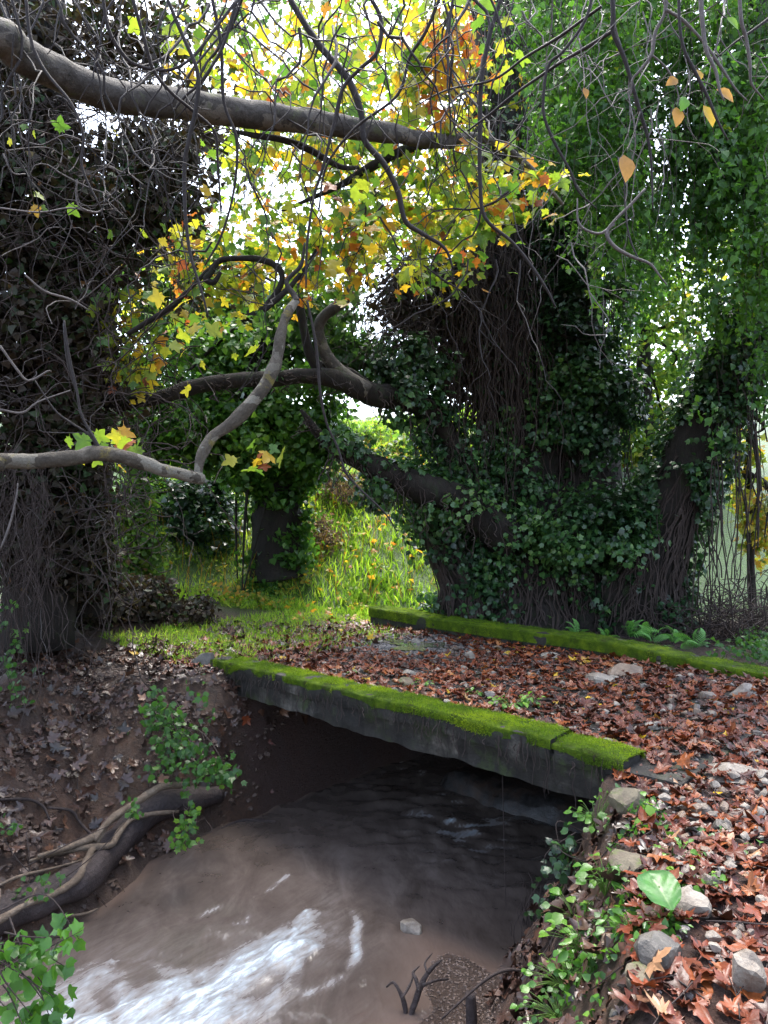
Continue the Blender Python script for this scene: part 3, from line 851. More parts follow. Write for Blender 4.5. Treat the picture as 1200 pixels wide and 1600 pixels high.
TR.append(limb(it, [(800, 800), (740, 748), (705, 690), (680, 650), (640, 622), (590, 618), (560, 608), (520, 592), (470, 588), (430, 592), (370, 594), (300, 606), (240, 622), (165, 630)], 11.0, 8.6, [56, 40, 32, 34, 38, 38, 34, 29, 25, 24, 24, 23, 22, 21], BD, 'limb', 14))
TR.append(limb(it, [(168, 634), (172, 605), (180, 588), (192, 560)], 8.62, 8.7, [28, 26, 22, 4], BD, 'limb', 10))
TR.append(limb(it, [(575, 612), (532, 582), (508, 552), (498, 518), (505, 495), (530, 476), (545, 460), (552, 438), (585, 408), (606, 382)], 9.9, 9.2, [28, 23, 20, 18, 18, 17, 15, 12, 9, 5], M['bark_plane'], 'limb', 12))
TR.append(limb(it, [(505, 590), (485, 555), (475, 515), (468, 470), (470, 440)], 9.75, 9.4, [18, 16, 14, 13, 11], BD, 'limb', 10))
TR.append(limb(it, [(580, 605), (548, 582), (515, 575), (480, 560)], 10.0, 9.9, [12, 12, 12, 10], BD, 'limb', 8))
# vines clinging to and hanging from the trunks
a = Acc()
for k_ in range(720):
    ti = int(rng.choice([0, 0, 0, 0, 1, 1, 1, 2, 2, 4, 5])); path, rad = TR[ti]
    q = rng.random() ** .8 * (len(path) - 1.01); i = int(q); p = path[i] * (1 - q + i) + path[i + 1] * (q - i); r = np.interp(q, np.arange(len(rad)), rad)
    an = rng.uniform(-2.9, .2)
    p = p + np.array([math.cos(an), math.sin(an), 0]) * r * rng.uniform(1.0, 1.5)
    L = rng.uniform(.6, 3.2) if ti < 3 else rng.uniform(.15, .7) * (1 if q < 6 else .35); m = 9
    zz = np.linspace(0, -L, m)
    sw = np.cumsum(rng.normal(size=(m, 2)) * .035, 0)
    pts = np.column_stack([p[0] + sw[:, 0], p[1] - .05 + sw[:, 1] * .8, p[2] + zz])
    g = H(pts[:, 0], pts[:, 1]); pts[:, 2] = np.maximum(pts[:, 2], g)
    V, T, Q = tube(pts, rng.uniform(.003, .010), 4, 2, cap=False); a.add(V, T, Q)
for k_ in range(620):      # stems climbing the flared bases
    ti = int(rng.choice([0, 0, 1, 1, 2, 2, 3])); path, rad = TR[ti]
    q = rng.uniform(.5, 2.6); i = int(q); p = path[i] * (1 - q + i) + path[i + 1] * (q - i); r = np.interp(q, np.arange(len(rad)), rad)
    an = rng.uniform(-2.9, .1); L = rng.uniform(.5, 1.5); m = 9; pts = []
    for f_ in np.linspace(0, 1, m):
        zq = p[2] - L * f_; j = int(np.argmin(np.abs(path[:, 2] - zq))); rr_ = np.interp(zq, path[::-1, 2] if path[0, 2] > path[-1, 2] else path[:, 2], rad[::-1] if path[0, 2] > path[-1, 2] else rad)
        cx_ = np.interp(zq, path[:, 2], path[:, 0]); cy_ = np.interp(zq, path[:, 2], path[:, 1]); an += rng.normal() * .07
        pts.append([cx_ + math.cos(an) * rr_ * 1.06, cy_ + math.sin(an) * rr_ * 1.06, max(zq, -.12)])
    V, T, Q = tube(np.array(pts), rng.uniform(.004, .014), 5, 2, cap=False); a.add(V, T, Q)
for k_ in range(420):      # a veil of fine brown stems between the limbs
    p = P(rng.normal(760, 50), rng.uniform(280, 640), rng.uniform(10.3, 11.2))
    L = rng.uniform(.6, 2.2); m = 9; sw = np.cumsum(rng.normal(size=(m, 2)) * .05, 0)
    pts = np.column_stack([p[0] + sw[:, 0], p[1] + sw[:, 1], p[2] - np.linspace(0, L, m)])
    pts[:, 2] = np.maximum(pts[:, 2], -.1)
    V, T, Q = tube(pts, rng.uniform(.003, .008), 4, 2, cap=False); a.add(V, T, Q)
for k_ in range(520):     # dense brown tangle left of the main stem
    p = P(rng.normal(670, 48), rng.uniform(395, 560), rng.uniform(10.6, 11.6)); dirn = rand_dirs(1)[0]; q = [p]
    for _ in range(8):
        dirn = unit(dirn + rng.normal(size=3) * .4 + np.array([0, 0, -.22])); q.append(q[-1] + dirn * .14)
    V, T, Q = tube(q, rng.uniform(.003, .008), 4, 2, cap=False); a.add(V, T, Q)
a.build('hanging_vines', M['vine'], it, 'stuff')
p1, d1 = blob(670, 470, 70, 75, 11.2, .5, 2600, 46, .15); p2, d2 = blob(735, 520, 55, 150, 11.2, .4, 3000, 56, .14); p1 = np.concatenate([p1, p2]); d1 = np.concatenate([d1, d2])
nn1, tt1 = orient(len(p1), .3, d1, .4, .9); b_ = Acc(); scatter(b_, HEART, p1, nn1, tt1, rng.uniform(.06, .12, len(p1)), np.clip(.35 + rng.normal(size=len(p1)) * .25, 0, 1)); b_.build('withered_leaves', M['dark'], it, 'stuff')
# ivy on it: positions hugging trunks + outer masses
pos, out = [], []
def hug(path, rad, n, lo, hi, off0, off1, nz=1.1, th=-.05):
    q = lo + (hi - lo) * rng.random(n); q = q * (len(path) - 1.01); i = q.astype(int); f = (q - i)[:, None]
    p = path[i] * (1 - f) + path[i + 1] * f; r = np.interp(q, np.arange(len(rad)), rad)
    tg = unit(path[i + 1] - path[i]); d = rand_dirs(n); d = unit(d - tg * np.sum(d * tg, -1, keepdims=True))
    p = p + d * (r + rng.uniform(off0, off1, n))[:, None]
    keep = fbm(p * nz + 5, 3) > th
    return p[keep], d[keep]
for (ti, n, lo, hi, o1, th) in ((0, 5200, .05, 1, .35, .0), (1, 6500, .05, 1, .40, -.02), (2, 14000, .03, 1, .26, -.6), (3, 2600, 0, 1, .35, -.25), (4, 3000, 0, .9, .30, -.05), (5, 3200, 0, .36, .28, -.3), (5, 500, .36, .9, .12, .12), (4, 900, .5, 1, .2, 0)):
    p, d = hug(*TR[ti], n, lo, hi, -.02, o1, 1.1, th); pos.append(p); out.append(d)
for bl in ((715, 900, 45, 90, 10.9, .4, 2400, 36, .11), (680, 800, 45, 70, 10.6, .35, 1400, 30, .10), (900, 430, 95, 150, 11.3, .4, 4800, 70, .15), (930, 640, 80, 100, 10.9, .4, 3200, 44, .14), (1058, 770, 46, 70, 10.3, .3, 1700, 30, .11), (1105, 650, 46, 75, 10.0, .3, 1900, 34, .11), (1150, 530, 48, 80, 9.8, .3, 1900, 34, .11), (1195, 420, 50, 80, 9.6, .3, 1500, 28, .11), (1010, 890, 40, 70, 10.6, .25, 1000, 20, .1), (950, 845, 120, 85, 10.2, .45, 5600, 60, .13), (1030, 800, 60, 60, 10.4, .4, 1500, 26, .12), (890, 560, 85, 160, 11.0, .45, 4600, 60, .15), (640, 560, 62, 48, 10.3, .35, 1500, 26, .11),
           (760, 900, 50, 75, 10.7, .3, 1200, 20, .12), (690, 860, 35, 90, 10.9, .3, 1200, 30, .10), (600, 770, 45, 25, 10.4, .3, 450, 16, .08), (830, 760, 70, 90, 10.6, .3, 1000, 20, .12), (660, 700, 35, 40, 10.8, .3, 260, 12, .1),
           (930, 330, 80, 150, 11.4, .6, 3600, 60, .15), (860, 660, 100, 120, 10.9, .35, 2200, 34, .13)):
    p, d = blob(*bl); pos.append(p); out.append(d)
pos = np.concatenate(pos); out = np.concatenate(out)
ok = (pos[:, 2] > H(pos[:, 0], pos[:, 1]) + .1) & (fbm(pos * 1.5 + 11, 3) > -.13)
s_, t_ = st(pos[:, 0], pos[:, 1]); ok &= ~((t_ < 3.6) & (pos[:, 2] < .4))
pos, out = pos[ok], out[ok]
n_, t_ = orient(len(pos), .55, out, .9, .9)
tint = np.clip(.42 + .7 * fbm(pos * 1.1, 2) + rng.normal(size=len(pos)) * .24, 0, 1)
front = np.where(pos[:, 1] < 10.6, 1, .5) * (pos[:, 0] > .5)
leaves_as_parts(it, 'ivy_leaf', M['ivy'], IVY, pos, n_, t_, rng.uniform(.07, .13, len(pos)), tint, 300, 'ivy_foliage', front=front)

# ---- plane tree leaning in from the left: two pale boughs, twigs and autumn leaves
pt = thing('plane_tree', 'plane tree reaching in with mottled grey boughs and yellow autumn leaves', 'tree', (-3.9, 3.6, zg(-3.9, 3.6)))
V, T, Q = tube([(-3.9, 3.6, -.6), (-3.85, 3.65, .6), (-3.7, 3.8, 2.2), (-3.5, 4.0, 4.0), (-3.45, 4.1, 6.0)], [.42, .33, .29, .25, .16], 18, 6, .1, 3); obj('trunk', V, T, Q, M['bark_plane'], pt)
BP = M['bark_plane']
pl_ = np.concatenate([[(-3.55, 3.95, 3.75)], px_path([(-40, 60), (30, 85), (85, 112), (150, 142), (230, 158), (310, 166), (400, 180), (500, 192), (600, 207), (660, 218), (705, 222)], 4.35, 6.6)])
rd = np.concatenate([[.15], np.array([56, 54, 52, 50, 47, 45, 41, 36, 30, 24, 19]) / 2 * pl_[1:, 1] / F])
V, T, Q = tube(pl_, rd, 18, 8, .13, 7); obj('limb', V, T, Q, BP, pt)
limb(pt, [(690, 221), (745, 215), (790, 232), (832, 266), (880, 320)], 6.55, 7.0, [18, 14, 12, 10, 5], BP, 'limb', 10, .1)
limb(pt, [(700, 221), (650, 228), (590, 255), (540, 285), (500, 304), (440, 330)], 6.55, 7.4, [16, 15, 15, 12, 8, 4], M['bark_dark'], 'limb', 10, .1)
limb(pt, [(365, 205), (400, 212), (440, 218), (480, 232), (530, 260), (560, 262)], 5.6, 6.4, [6, 9, 10, 11, 9, 6], M['bark_dark'], 'limb', 8, .1)
pl2 = np.concatenate([[(-3.72, 3.78, 2.0)], px_path([(-40, 724), (0, 722), (60, 720), (110, 716), (158, 709), (200, 716), (250, 732), (300, 745), (314, 747)], 4.3, 4.9)])
rd = np.concatenate([[.06], np.array([26, 25, 25, 24, 25, 23, 21, 20, 19]) / 2 * pl2[1:, 1] / F])
V, T, Q = tube(pl2, rd, 14, 8, .2, 12); obj('limb', V, T, Q, M['bark_lichen'], pt)
limb(pt, [(309, 750), (314, 715), (330, 686), (370, 654), (408, 612), (430, 570), (440, 515), (450, 488), (463, 470)], 4.88, 5.25, [15, 16, 18, 20, 21, 20, 17, 15, 11], M['bark_lichen'], 'limb', 14, .2, 12)
limb(pt, [(463, 472), (460, 462), (448, 440), (470, 415), (476, 380)], 5.24, 5.4, [11, 9, 7, 6, 3], M['bark_dark'], 'limb', 8)
limb(pt, [(270, 478), (300, 448), (330, 418), (352, 405), (395, 404), (425, 412), (440, 428), (436, 450), (412, 484)], 7.2, 7.2, [4, 6, 8, 9, 10, 10, 11, 10, 8], M['bark_dark'], 'limb', 10, .25, 12)
limb(pt, [(412, 486), (435, 466), (455, 446), (478, 418), (500, 380)], 7.1, 7.2, [8, 9, 9, 7, 4], M['bark_dark'], 'limb', 10, .25, 12)
limb(pt, [(200, 522), (235, 500), (270, 478), (292, 455)], 7.3, 7.2, [8, 9, 9, 8], M['bark_dark'], 'limb', 8)
limb(pt, [(340, 408), (330, 425), (322, 436), (334, 441), (345, 425)], 7.15, 7.15, [9, 10, 11, 9, 5], M['bark_dark'], 'limb', 8)
TW = M['twig']
for pl, d0, d1, dia in (
    ([(448, -10), (478, 40), (505, 78), (540, 118), (556, 150), (566, 185), (570, 220), (600, 256), (622, 300), (633, 345), (660, 365), (695, 388), (708, 420)], 5.4, 5.8, [9, 10, 11, 11, 11, 10, 10, 9, 9, 8, 7, 5, 3]),
    ([(785, -10), (764, 60), (752, 130), (750, 200), (750, 280), (758, 340), (800, 378), (832, 418), (856, 455), (868, 480)], 4.6, 4.9, [7, 8, 8, 8, 7, 6, 5, 5, 4, 3]),
    ([(575, -10), (595, 30), (590, 80), (560, 110), (535, 140), (520, 200), (505, 260), (490, 310), (480, 380), (478, 450)], 4.7, 5.0, [6, 7, 7, 6, 6, 5, 5, 4, 4, 3]),
    ([(160, -10), (168, 40), (185, 75), (210, 100), (260, 110), (300, 90), (340, 40), (370, 0)], 4.2, 4.5, [5, 6, 6, 6, 5, 5, 5, 5]),
    ([(258, -10), (285, 55), (308, 110), (308, 160), (295, 220), (288, 262), (290, 340), (298, 400), (315, 455), (325, 495)], 4.2, 4.5, [6, 7, 7, 7, 7, 7, 6, 5, 4, 3]),
    ([(205, -10), (225, 60), (240, 110), (268, 145), (300, 172), (335, 205), (340, 250), (345, 330)], 4.1, 4.6, [6, 6, 6, 5, 5, 4, 4, 3]),
    ([(40, -10), (48, 60), (70, 110), (110, 160), (130, 210), (128, 260), (150, 310), (158, 325)], 3.9, 4.1, [5, 5, 5, 5, 4, 4, 3, 2]),
    ([(330, -10), (345, 70), (350, 160), (370, 220), (365, 300), (345, 370), (320, 415)], 4.8, 5.2, [6, 6, 5, 5, 4, 4, 3]),
    ([(370, -10), (365, 20), (345, 80), (312, 130), (290, 150), (270, 175)], 4.8, 4.9, [6, 6, 5, 4, 4, 3]),
    ([(690, -10), (665, 50), (640, 90), (620, 150), (555, 200), (510, 260), (498, 330)], 4.9, 5.4, [5, 6, 5, 5, 4, 4, 3]),
    ([(480, 470), (494, 540), (500, 610), (510, 660), (528, 700), (545, 745), (600, 800), (620, 830)], 5.2, 5.6, [4, 5, 5, 4, 4, 4, 3, 2]),
    ([(100, 500), (108, 555), (120, 610), (128, 650), (150, 690), (157, 708)], 4.5, 4.6, [3, 4, 4, 4, 5, 6]),
    ([(55, 595), (85, 640), (110, 660), (140, 680), (155, 705)], 4.5, 4.6, [2, 3, 4, 4, 5])):
    limb(pt, pl, d0, d1, dia, TW, 'twig', 6, .05, 10, 5)
a = Acc()
def hanging_twig(u0, v0, d, L, dr, r0, br=2):
    m = int(L / .10) + 3
    ang = rng.uniform(-.7, .7); p = P(u0, v0, d); pts = [p]
    dirn = np.array([math.sin(ang), rng.normal() * .2, -math.cos(ang)])
    for i in range(m):
        dirn = unit(dirn + rng.normal(size=3) * np.array([.24, .2, .2]) + np.array([0, 0, -.08 * dr]))
        pts.append(pts[-1] + (dirn + rng.normal(size=3) * .16) * .10)
    rr = np.linspace(r0, r0 * .3, len(pts))
    V, T, Q = tube(pts, rr * rng.uniform(.8, 1.25, len(rr)), 5, 1, cap=False); a.add(V, T, Q)
    for b_ in range(br):
        i = rng.integers(1, max(2, len(pts) - 2)); q = [pts[i]]; dd_ = unit(dirn + rng.normal(size=3) * .9)
        for _ in range(rng.integers(3, 7)):
            dd_ = unit(dd_ + rng.normal(size=3) * .38 + np.array([0, 0, -.08])); q.append(q[-1] + dd_ * .09)
        V, T, Q = tube(q, np.linspace(r0 * .55, r0 * .2, len(q)), 4, 1, cap=False); a.add(V, T, Q)
for _ in range(95): hanging_twig(rng.uniform(-20, 760), rng.uniform(-160, 60), rng.uniform(4, 7), rng.uniform(.8, 2.2), 1, rng.uniform(.005, .011), 3)
for _ in range(50): hanging_twig(rng.uniform(200, 820), rng.uniform(150, 420), rng.uniform(5.5, 8), rng.uniform(.5, 1.3), .5, rng.uniform(.004, .010), 3)
a.build('twigs', TW, pt, 'stuff')
pos, out = [], []
for bl in ((560, 200, 280, 230, 11.6, 1.0, 2200, 200, .2), (560, 250, 260, 220, 11.0, 1.2, 1000, 130, .2), (330, 430, 150, 110, 10.5, .9, 420, 60, .2), (700, 380, 70, 80, 9.5, .7, 300, 40, .18), (480, 70, 190, 130, 7.2, 1.0, 420, 60, .18), (430, 260, 130, 90, 7.6, .8, 200, 34, .15), (600, 330, 130, 90, 7.4, .8, 520, 60, .15), (690, 110, 60, 120, 6.6, .5, 420, 40, .14), (480, 400, 170, 60, 7.6, .7, 480, 50, .14),
           (340, 420, 90, 60, 7.7, .5, 200, 26, .12), (215, 535, 50, 75, 8.0, .4, 190, 24, .12), (720, 300, 80, 80, 6.9, .5, 260, 30, .14), (820, 290, 60, 60, 6.9, .4, 90, 14, .10), (570, 190, 130, 60, 7.0, .6, 260, 30, .16),
           (200, 690, 60, 30, 5.2, .3, 15, 6, .10), (420, 705, 50, 18, 5.2, .2, 10, 4, .07), (280, 530, 120, 50, 5.6, .4, 16, 8, .1), (560, 370, 90, 80, 5.6, .4, 30, 12, .12), (760, 60, 50, 60, 5.2, .3, 12, 6, .1), (300, 60, 130, 90, 6.6, .6, 130, 20, .16), (100, 270, 60, 110, 6.8, .4, 10, 6, .12)):
    p, d = blob(*bl); pos.append(p); out.append(d)
pos = np.concatenate(pos); out = np.concatenate(out)
n_, t_ = orient(len(pos), .3, np.tile([0, -1.0, 0], (len(pos), 1)), .75, .8)
u_ = 600 + pos[:, 0] / pos[:, 1] * F; v_ = 800 - (pos[:, 2] - 1.6) / pos[:, 1] * F
orange = np.exp(-((u_ - 700) / 80) ** 2 - ((v_ - 130) / 130) ** 2)
tint = np.clip(.40 + .28 * orange + .45 * fbm(pos * 1.2, 2) + rng.normal(size=len(pos)) * .26, 0, 1)
leaves_as_parts(pt, 'leaf', M['plane'], PLANE, pos, n_, t_, rng.uniform(.085, .165, len(pos)), tint, 300, 'foliage')

# ================================================================== OTHER TREES, THICKETS, CREEPER
def tree(name, label, cat, u, vb, d, trunk, blobs, mat, tm, smin, smax, up=.5, down=.6, group=None, tdia=None, tb=.5, tmat='bark_dark', outw=.6, vamp=.45, indiv=0):
    x, y = (u - 600) / F * d, d
    o = thing(name, label, cat, (x, y, zg(x, y)), group)
    if trunk:
        path = px_path(trunk, d); path[0][2] = zg(path[0][0], path[0][1]) - .2
        V, T, Q = tube(path, np.array(tdia) / 2 * d / F, 12, 5, .12, 4); obj('trunk', V, T, Q, M[tmat], o)
        br = Acc()
        for bl in blobs[:10]:
            for _ in range(3):
                i = rng.integers(max(1, len(path) // 2), len(path)); e = P(bl[0] + rng.normal() * bl[2] * .5, bl[1] + rng.normal() * bl[3] * .4, bl[4] + rng.normal() * .3)
                mid = (path[i] + e) / 2 + rng.normal(size=3) * .2
                V, T, Q = tube([path[i], mid, e], [.05, .03, .01], 6, 5, cap=False); br.add(V, T, Q)
        br.build('branches', M[tmat], o, 'stuff')
    pos, out = [], []
    for bl in blobs:
        p, dd_ = blob(*bl); pos.append(p); out.append(dd_)
    pos = np.concatenate(pos); out = np.concatenate(out)
    ok = pos[:, 2] > H(pos[:, 0], pos[:, 1]) + .02; pos, out = pos[ok], out[ok]
    n_, t_ = orient(len(pos), up, out, outw, down)
    tint = np.clip(tb + vamp * fbm(pos * .7, 2) + rng.normal(size=len(pos)) * .2, 0, 1)
    sz = rng.uniform(smin, smax, len(pos))
    if indiv:
        leaves_as_parts(o, 'leaf', M[mat], tm, pos, n_, t_, sz, tint, indiv, 'foliage')
    else:
        a = Acc(); scatter(a, tm, pos, n_, t_, sz, tint); a.build('foliage', M[mat], o, 'stuff')
    return o

# ivy-wrapped trunk left of the grassy path
tree('ivy_wrapped_trunk', 'ivy-wrapped tree trunk standing left of the bright grassy path', 'tree', 432, 960, 13.0,
     [(432, 970), (430, 880), (432, 790), (428, 700), (415, 600), (400, 480), (390, 380)], [(418, 850, 44, 105, 12.8, .45, 2500, 34, .11), (462, 830, 22, 100, 12.9, .3, 1100, 20, .09), (440, 750, 60, 50, 12.7, .4, 1500, 26, .12), (395, 935, 40, 26, 12.6, .3, 700, 14, .09), (400, 690, 125, 70, 12.6, .8, 5600, 90, .15), (290, 670, 90, 60, 12.5, .6, 2600, 50, .14), (210, 640, 70, 90, 12.4, .6, 1800, 40, .14), (340, 580, 110, 80, 12.8, .8, 4200, 80, .18), (470, 640, 70, 70, 12.4, .5, 2200, 36, .15), (300, 665, 50, 35, 12.4, .5, 800, 24, .12), (500, 700, 50, 40, 12.2, .4, 1200, 20, .12)],
     'ivy_bright', HEART, .08, .13, tdia=[95, 85, 76, 66, 56, 40, 20], tb=.55)
tree('evergreen_tree', 'dark evergreen tree behind the crossing lower boughs', 'tree', 330, 900, 15.5, [(350, 880), (342, 700), (330, 520), (325, 400)],
     [(330, 520, 120, 70, 13.8, .7, 4200, 70, .2), (430, 530, 90, 50, 13.4, .6, 2400, 50, .18), (250, 420, 90, 90, 13.8, .8, 2200, 50, .2), (560, 560, 60, 45, 11.8, .4, 1000, 34, .14), (480, 490, 90, 35, 12.0, .5, 900, 24, .16)], 'back', HEART, .09, .15, tdia=[20, 18, 16, 8], tb=.25)
tree('feathery_tree', 'bright green feathery tree rising at the top behind the ivy tree', 'tree', 860, 940, 14.5, [(860, 940), (850, 600), (845, 300), (840, 60), (840, -150)],
     [(840, 60, 90, 130, 14.2, 1.0, 5200, 90, .2), (850, -40, 130, 90, 14, 1, 2500, 50, .25), (910, 240, 110, 110, 14.2, 1.0, 3000, 70, .2), (800, 180, 50, 90, 14, .7, 1400, 26, .2), (960, 420, 90, 90, 14.5, .8, 2600, 46, .2)], 'ivy_bright', DIA, .10, .17, tdia=[60, 55, 45, 35, 20], tb=.5)
tree('yellowing_tree', 'yellow-green tree glimpsed between the ivy trunks', 'tree', 1015, 900, 17.5, [(1015, 900), (1010, 700), (1005, 520), (1000, 380)],
     [(1010, 520, 80, 120, 17.5, 1.0, 1500, 60, .30), (990, 680, 70, 80, 17.5, 1.0, 2000, 50, .26), (1070, 620, 60, 120, 18, 1, 1100, 40, .28), (1090, 420, 80, 90, 17.5, 1, 700, 34, .25)], 'back_yellow', HEART, .12, .19, tdia=[30, 26, 20, 10], tb=.42)
tree('golden_sapling', 'slim golden sapling at the right edge beyond the brush', 'tree', 1172, 930, 12.5, [(1176, 950), (1172, 850), (1170, 740), (1168, 640)],
     [(1170, 760, 26, 90, 12.6, .5, 420, 40, .10), (1185, 820, 26, 70, 12.6, .5, 260, 24, .1), (1160, 690, 18, 40, 12.6, .3, 90, 12, .1)], 'back_yellow', PLANE_LOW, .12, .18, tdia=[12, 11, 9, 5], tb=.78)
# right-hand tree carrying the creeper curtain
ct = thing('creeper_draped_tree', 'tree at the right edge hung with a tall curtain of fine creeper', 'tree', (6.2, 10.2, zg(6.2, 10.2)))
V, T, Q = tube(px_path([(1345, 960), (1300, 760), (1250, 520), (1205, 300), (1185, 100), (1165, -150)], 9.8, 9.0), np.array([70, 62, 56, 50, 42, 32]) / 2 * 9.5 / F, 14, 6, .14, 4); obj('trunk', V, T, Q, M['bark_dark'], ct)
pos, ln = [], []
for args in ((830, 1230, -160, 60, 8.6, 1.1, 330, 1.2, 3.4, .034), (900, 1220, 60, 260, 9.0, .9, 150, .8, 2.2, .034), (1090, 1230, 180, 420, 8.8, .8, 110, .9, 2.2, .036), (960, 1090, 420, 540, 9.3, .6, 26, .4, 1.0, .04), (740, 880, -160, -40, 9.6, .7, 60, .6, 1.8, .036), (1160, 1240, 420, 560, 9.2, .5, 30, .4, 1.0, .04)):
    p, l = strands(*args); pos.append(p); ln += l
for bl in ((1175, 150, 60, 210, 10.2, .6, 3600, 60, .15), (1185, 430, 45, 120, 10.0, .5, 1600, 30, .14), (930, 110, 80, 120, 10.4, .6, 2600, 50, .15), (880, 230, 60, 110, 10.6, .5, 1600, 36, .14), (1060, 40, 110, 80, 10.4, .6, 2400, 46, .16), (1020, 330, 50, 60, 10.4, .4, 900, 20, .13)):
    pos.append(blob(*bl)[0])
pos = np.concatenate(pos)
pos = pos + rng.normal(size=pos.shape) * np.array([.045, .05, .02])
keep = fbm(pos * np.array([1.3, 1.3, .7]) + 3, 3) > -.07
pos = pos[keep]
n_, t_ = orient(len(pos), .7, np.tile([0, -1.0, 0], (len(pos), 1)), .8, 1.3)
tint = np.clip(.42 + .6 * fbm(pos * .9, 2) + rng.normal(size=len(pos)) * .18, 0, 1)
a = Acc(); scatter(a, [DIA[0], DIA[2], HEART[1]], pos, n_, t_, rng.uniform(.05, .115, len(pos)), tint); a.build('creeper_foliage', M['curtain'], ct, 'stuff')
a = Acc()
for l in ln[::2]:
    if len(l) > 2:
        V, T, Q = tube(l, .003, 3, 1, cap=False); a.add(V, T, Q)
a.build('creeper_stems', M['vine'], ct, 'stuff')
# bare twigs hanging in front at the top right, with a few tan leaves
bt = thing('bare_twig_tree', 'bare grey twigs with a few tan leaves hanging from the top right', 'tree', (3.2, 3.3, zg(3.2, 3.3)))
V, T, Q = tube([(3.25, 3.3, -.4), (3.2, 3.3, 1.5), (3.05, 3.35, 3.6), (2.8, 3.5, 5.0), (2.2, 3.9, 5.8)], [.16, .13, .11, .09, .05], 12, 6, .1, 4); obj('trunk', V, T, Q, M['bark_dark'], bt)
PLW = M['twig_pale']
for pl, d0, d1, dia, mt in (
    ([(955, -40), (958, 20), (958, 50), (975, 90), (990, 140), (1000, 175), (1012, 215), (1018, 260), (1020, 330)], 4.0, 4.2, [8, 8, 7, 7, 6, 6, 5, 4, 2], TW),
    ([(1035, -40), (1040, 15), (1024, 50), (1018, 85), (1000, 110), (988, 125), (986, 150)], 3.9, 4.0, [6, 6, 6, 6, 5, 4, 2], PLW),
    ([(1040, 15), (1065, 30), (1090, 55), (1110, 80), (1130, 110), (1150, 140), (1168, 158)], 3.9, 3.9, [5, 5, 4, 4, 4, 3, 2], PLW),
    ([(1060, -40), (1062, 40), (1070, 80), (1085, 110), (1105, 150), (1122, 190), (1137, 218)], 3.6, 3.7, [5, 5, 5, 5, 5, 4, 2], TW),
    ([(1092, -40), (1098, 40), (1104, 80), (1118, 110), (1124, 140), (1132, 158)], 3.8, 3.8, [8, 7, 6, 5, 4, 2], PLW),
    ([(1154, -40), (1158, 30), (1166, 60), (1172, 100), (1174, 130), (1194, 156)], 3.7, 3.8, [6, 6, 5, 5, 4, 2], PLW),
    ([(1240, 0), (1180, 45), (1150, 65), (1120, 90)], 4.3, 4.3, [6, 5, 4, 2], TW),
    ([(958, 48), (920, 72), (880, 95), (850, 115), (800, 150), (770, 175), (730, 205)], 4.1, 4.6, [6, 6, 5, 5, 4, 4, 3], TW),
    ([(940, 10), (905, 35), (870, 60), (820, 90), (770, 125), (700, 140), (650, 165)], 4.2, 4.8, [5, 5, 5, 4, 4, 3, 2], TW),
    ([(930, -30), (915, 30), (880, 80), (858, 100), (850, 140), (850, 180), (865, 220), (890, 265), (905, 300), (932, 326)], 4.2, 4.4, [5, 5, 5, 5, 5, 5, 5, 4, 4, 2], TW),
    ([(1008, 295), (985, 320), (960, 345), (948, 365), (960, 385), (985, 400), (1015, 412), (1030, 430), (1042, 445)], 4.1, 4.1, [4, 5, 5, 6, 6, 5, 4, 3, 2], PLW),
    ([(960, 350), (935, 365), (905, 350), (902, 310)], 4.1, 4.1, [5, 4, 4, 2], PLW),
    ([(1000, 175), (990, 210), (979, 238)], 4.1, 4.0, [3, 2, 2], TW), ([(1018, 85), (1040, 105), (1052, 125), (1060, 150), (1058, 166)], 4.0, 4.0, [3, 3, 2, 2, 2], PLW), ([(1085, 110), (1092, 126), (1098, 150), (1100, 163)], 3.7, 4.0, [3, 3, 2, 2], TW), ([(1092, 126), (1110, 132), (1118, 138)], 3.9, 4.0, [2, 2, 2], TW), ([(905, 60), (912, 110), (913, 136)], 4.2, 4.0, [2, 2, 2], TW), ([(1120, 15), (1130, 25), (1135, 28)], 3.9, 4.0, [2, 2, 2], TW),
    ([(975, 260), (977, 330), (985, 375), (1000, 410)], 4.1, 4.1, [2, 2, 3, 2], TW)):
    limb(bt, pl, d0, d1, dia, mt, 'twig', 6, .05, 10, 5)
a = Acc()
for _ in range(34): hanging_twig(rng.uniform(680, 1220), rng.uniform(-160, 40), rng.uniform(3.9, 6), rng.uniform(.5, 1.7), .9, rng.uniform(.003, .008), 3)
for _ in range(14): hanging_twig(rng.uniform(820, 1050), rng.uniform(120, 420), rng.uniform(4.5, 6), rng.uniform(.3, .8), .4, rng.uniform(.003, .006), 2)
a.build('twigs', PLW, bt, 'stuff')
for (u, v, sz, tl, mt_, tn_, tp_) in ((976, 262, .125, (-.05, 0, -1), 'tan_leaf', .2, OVATE), (1100, 185, .10, (.3, 0, -.9), 'tan_leaf', .95, OVATE), (1058, 188, .095, (-.15, 0, -1), 'tan_leaf', .35, OVATE), (1120, 160, .09, (.9, 0, -.5), 'tan_leaf', .5, OVATE), (1060, 145, .07, (-.6, 0, -.4), 'tan_leaf', .4, OVATE),
                                  (1094, 148, .06, (0, 0, 1), 'tan_leaf', .8, OVATE), (1072, 172, .08, (-.4, 0, -.9), 'weed', .5, OVATE), (913, 158, .05, (.1, 0, -1), 'tan_leaf', .1, OVATE), (1135, 48, .07, (.6, 0, -.5), 'ivy_bright', .9, OVATE)):
    p = P(u, v - 22, 4.0)
    leaves_as_parts(bt, 'leaf', M[mt_], [tp_[0]], p[None], unit(np.array([[.25, -1, .25]])), unit(np.array([tl], float)), [sz * 1.35], [tn_], 1, None)

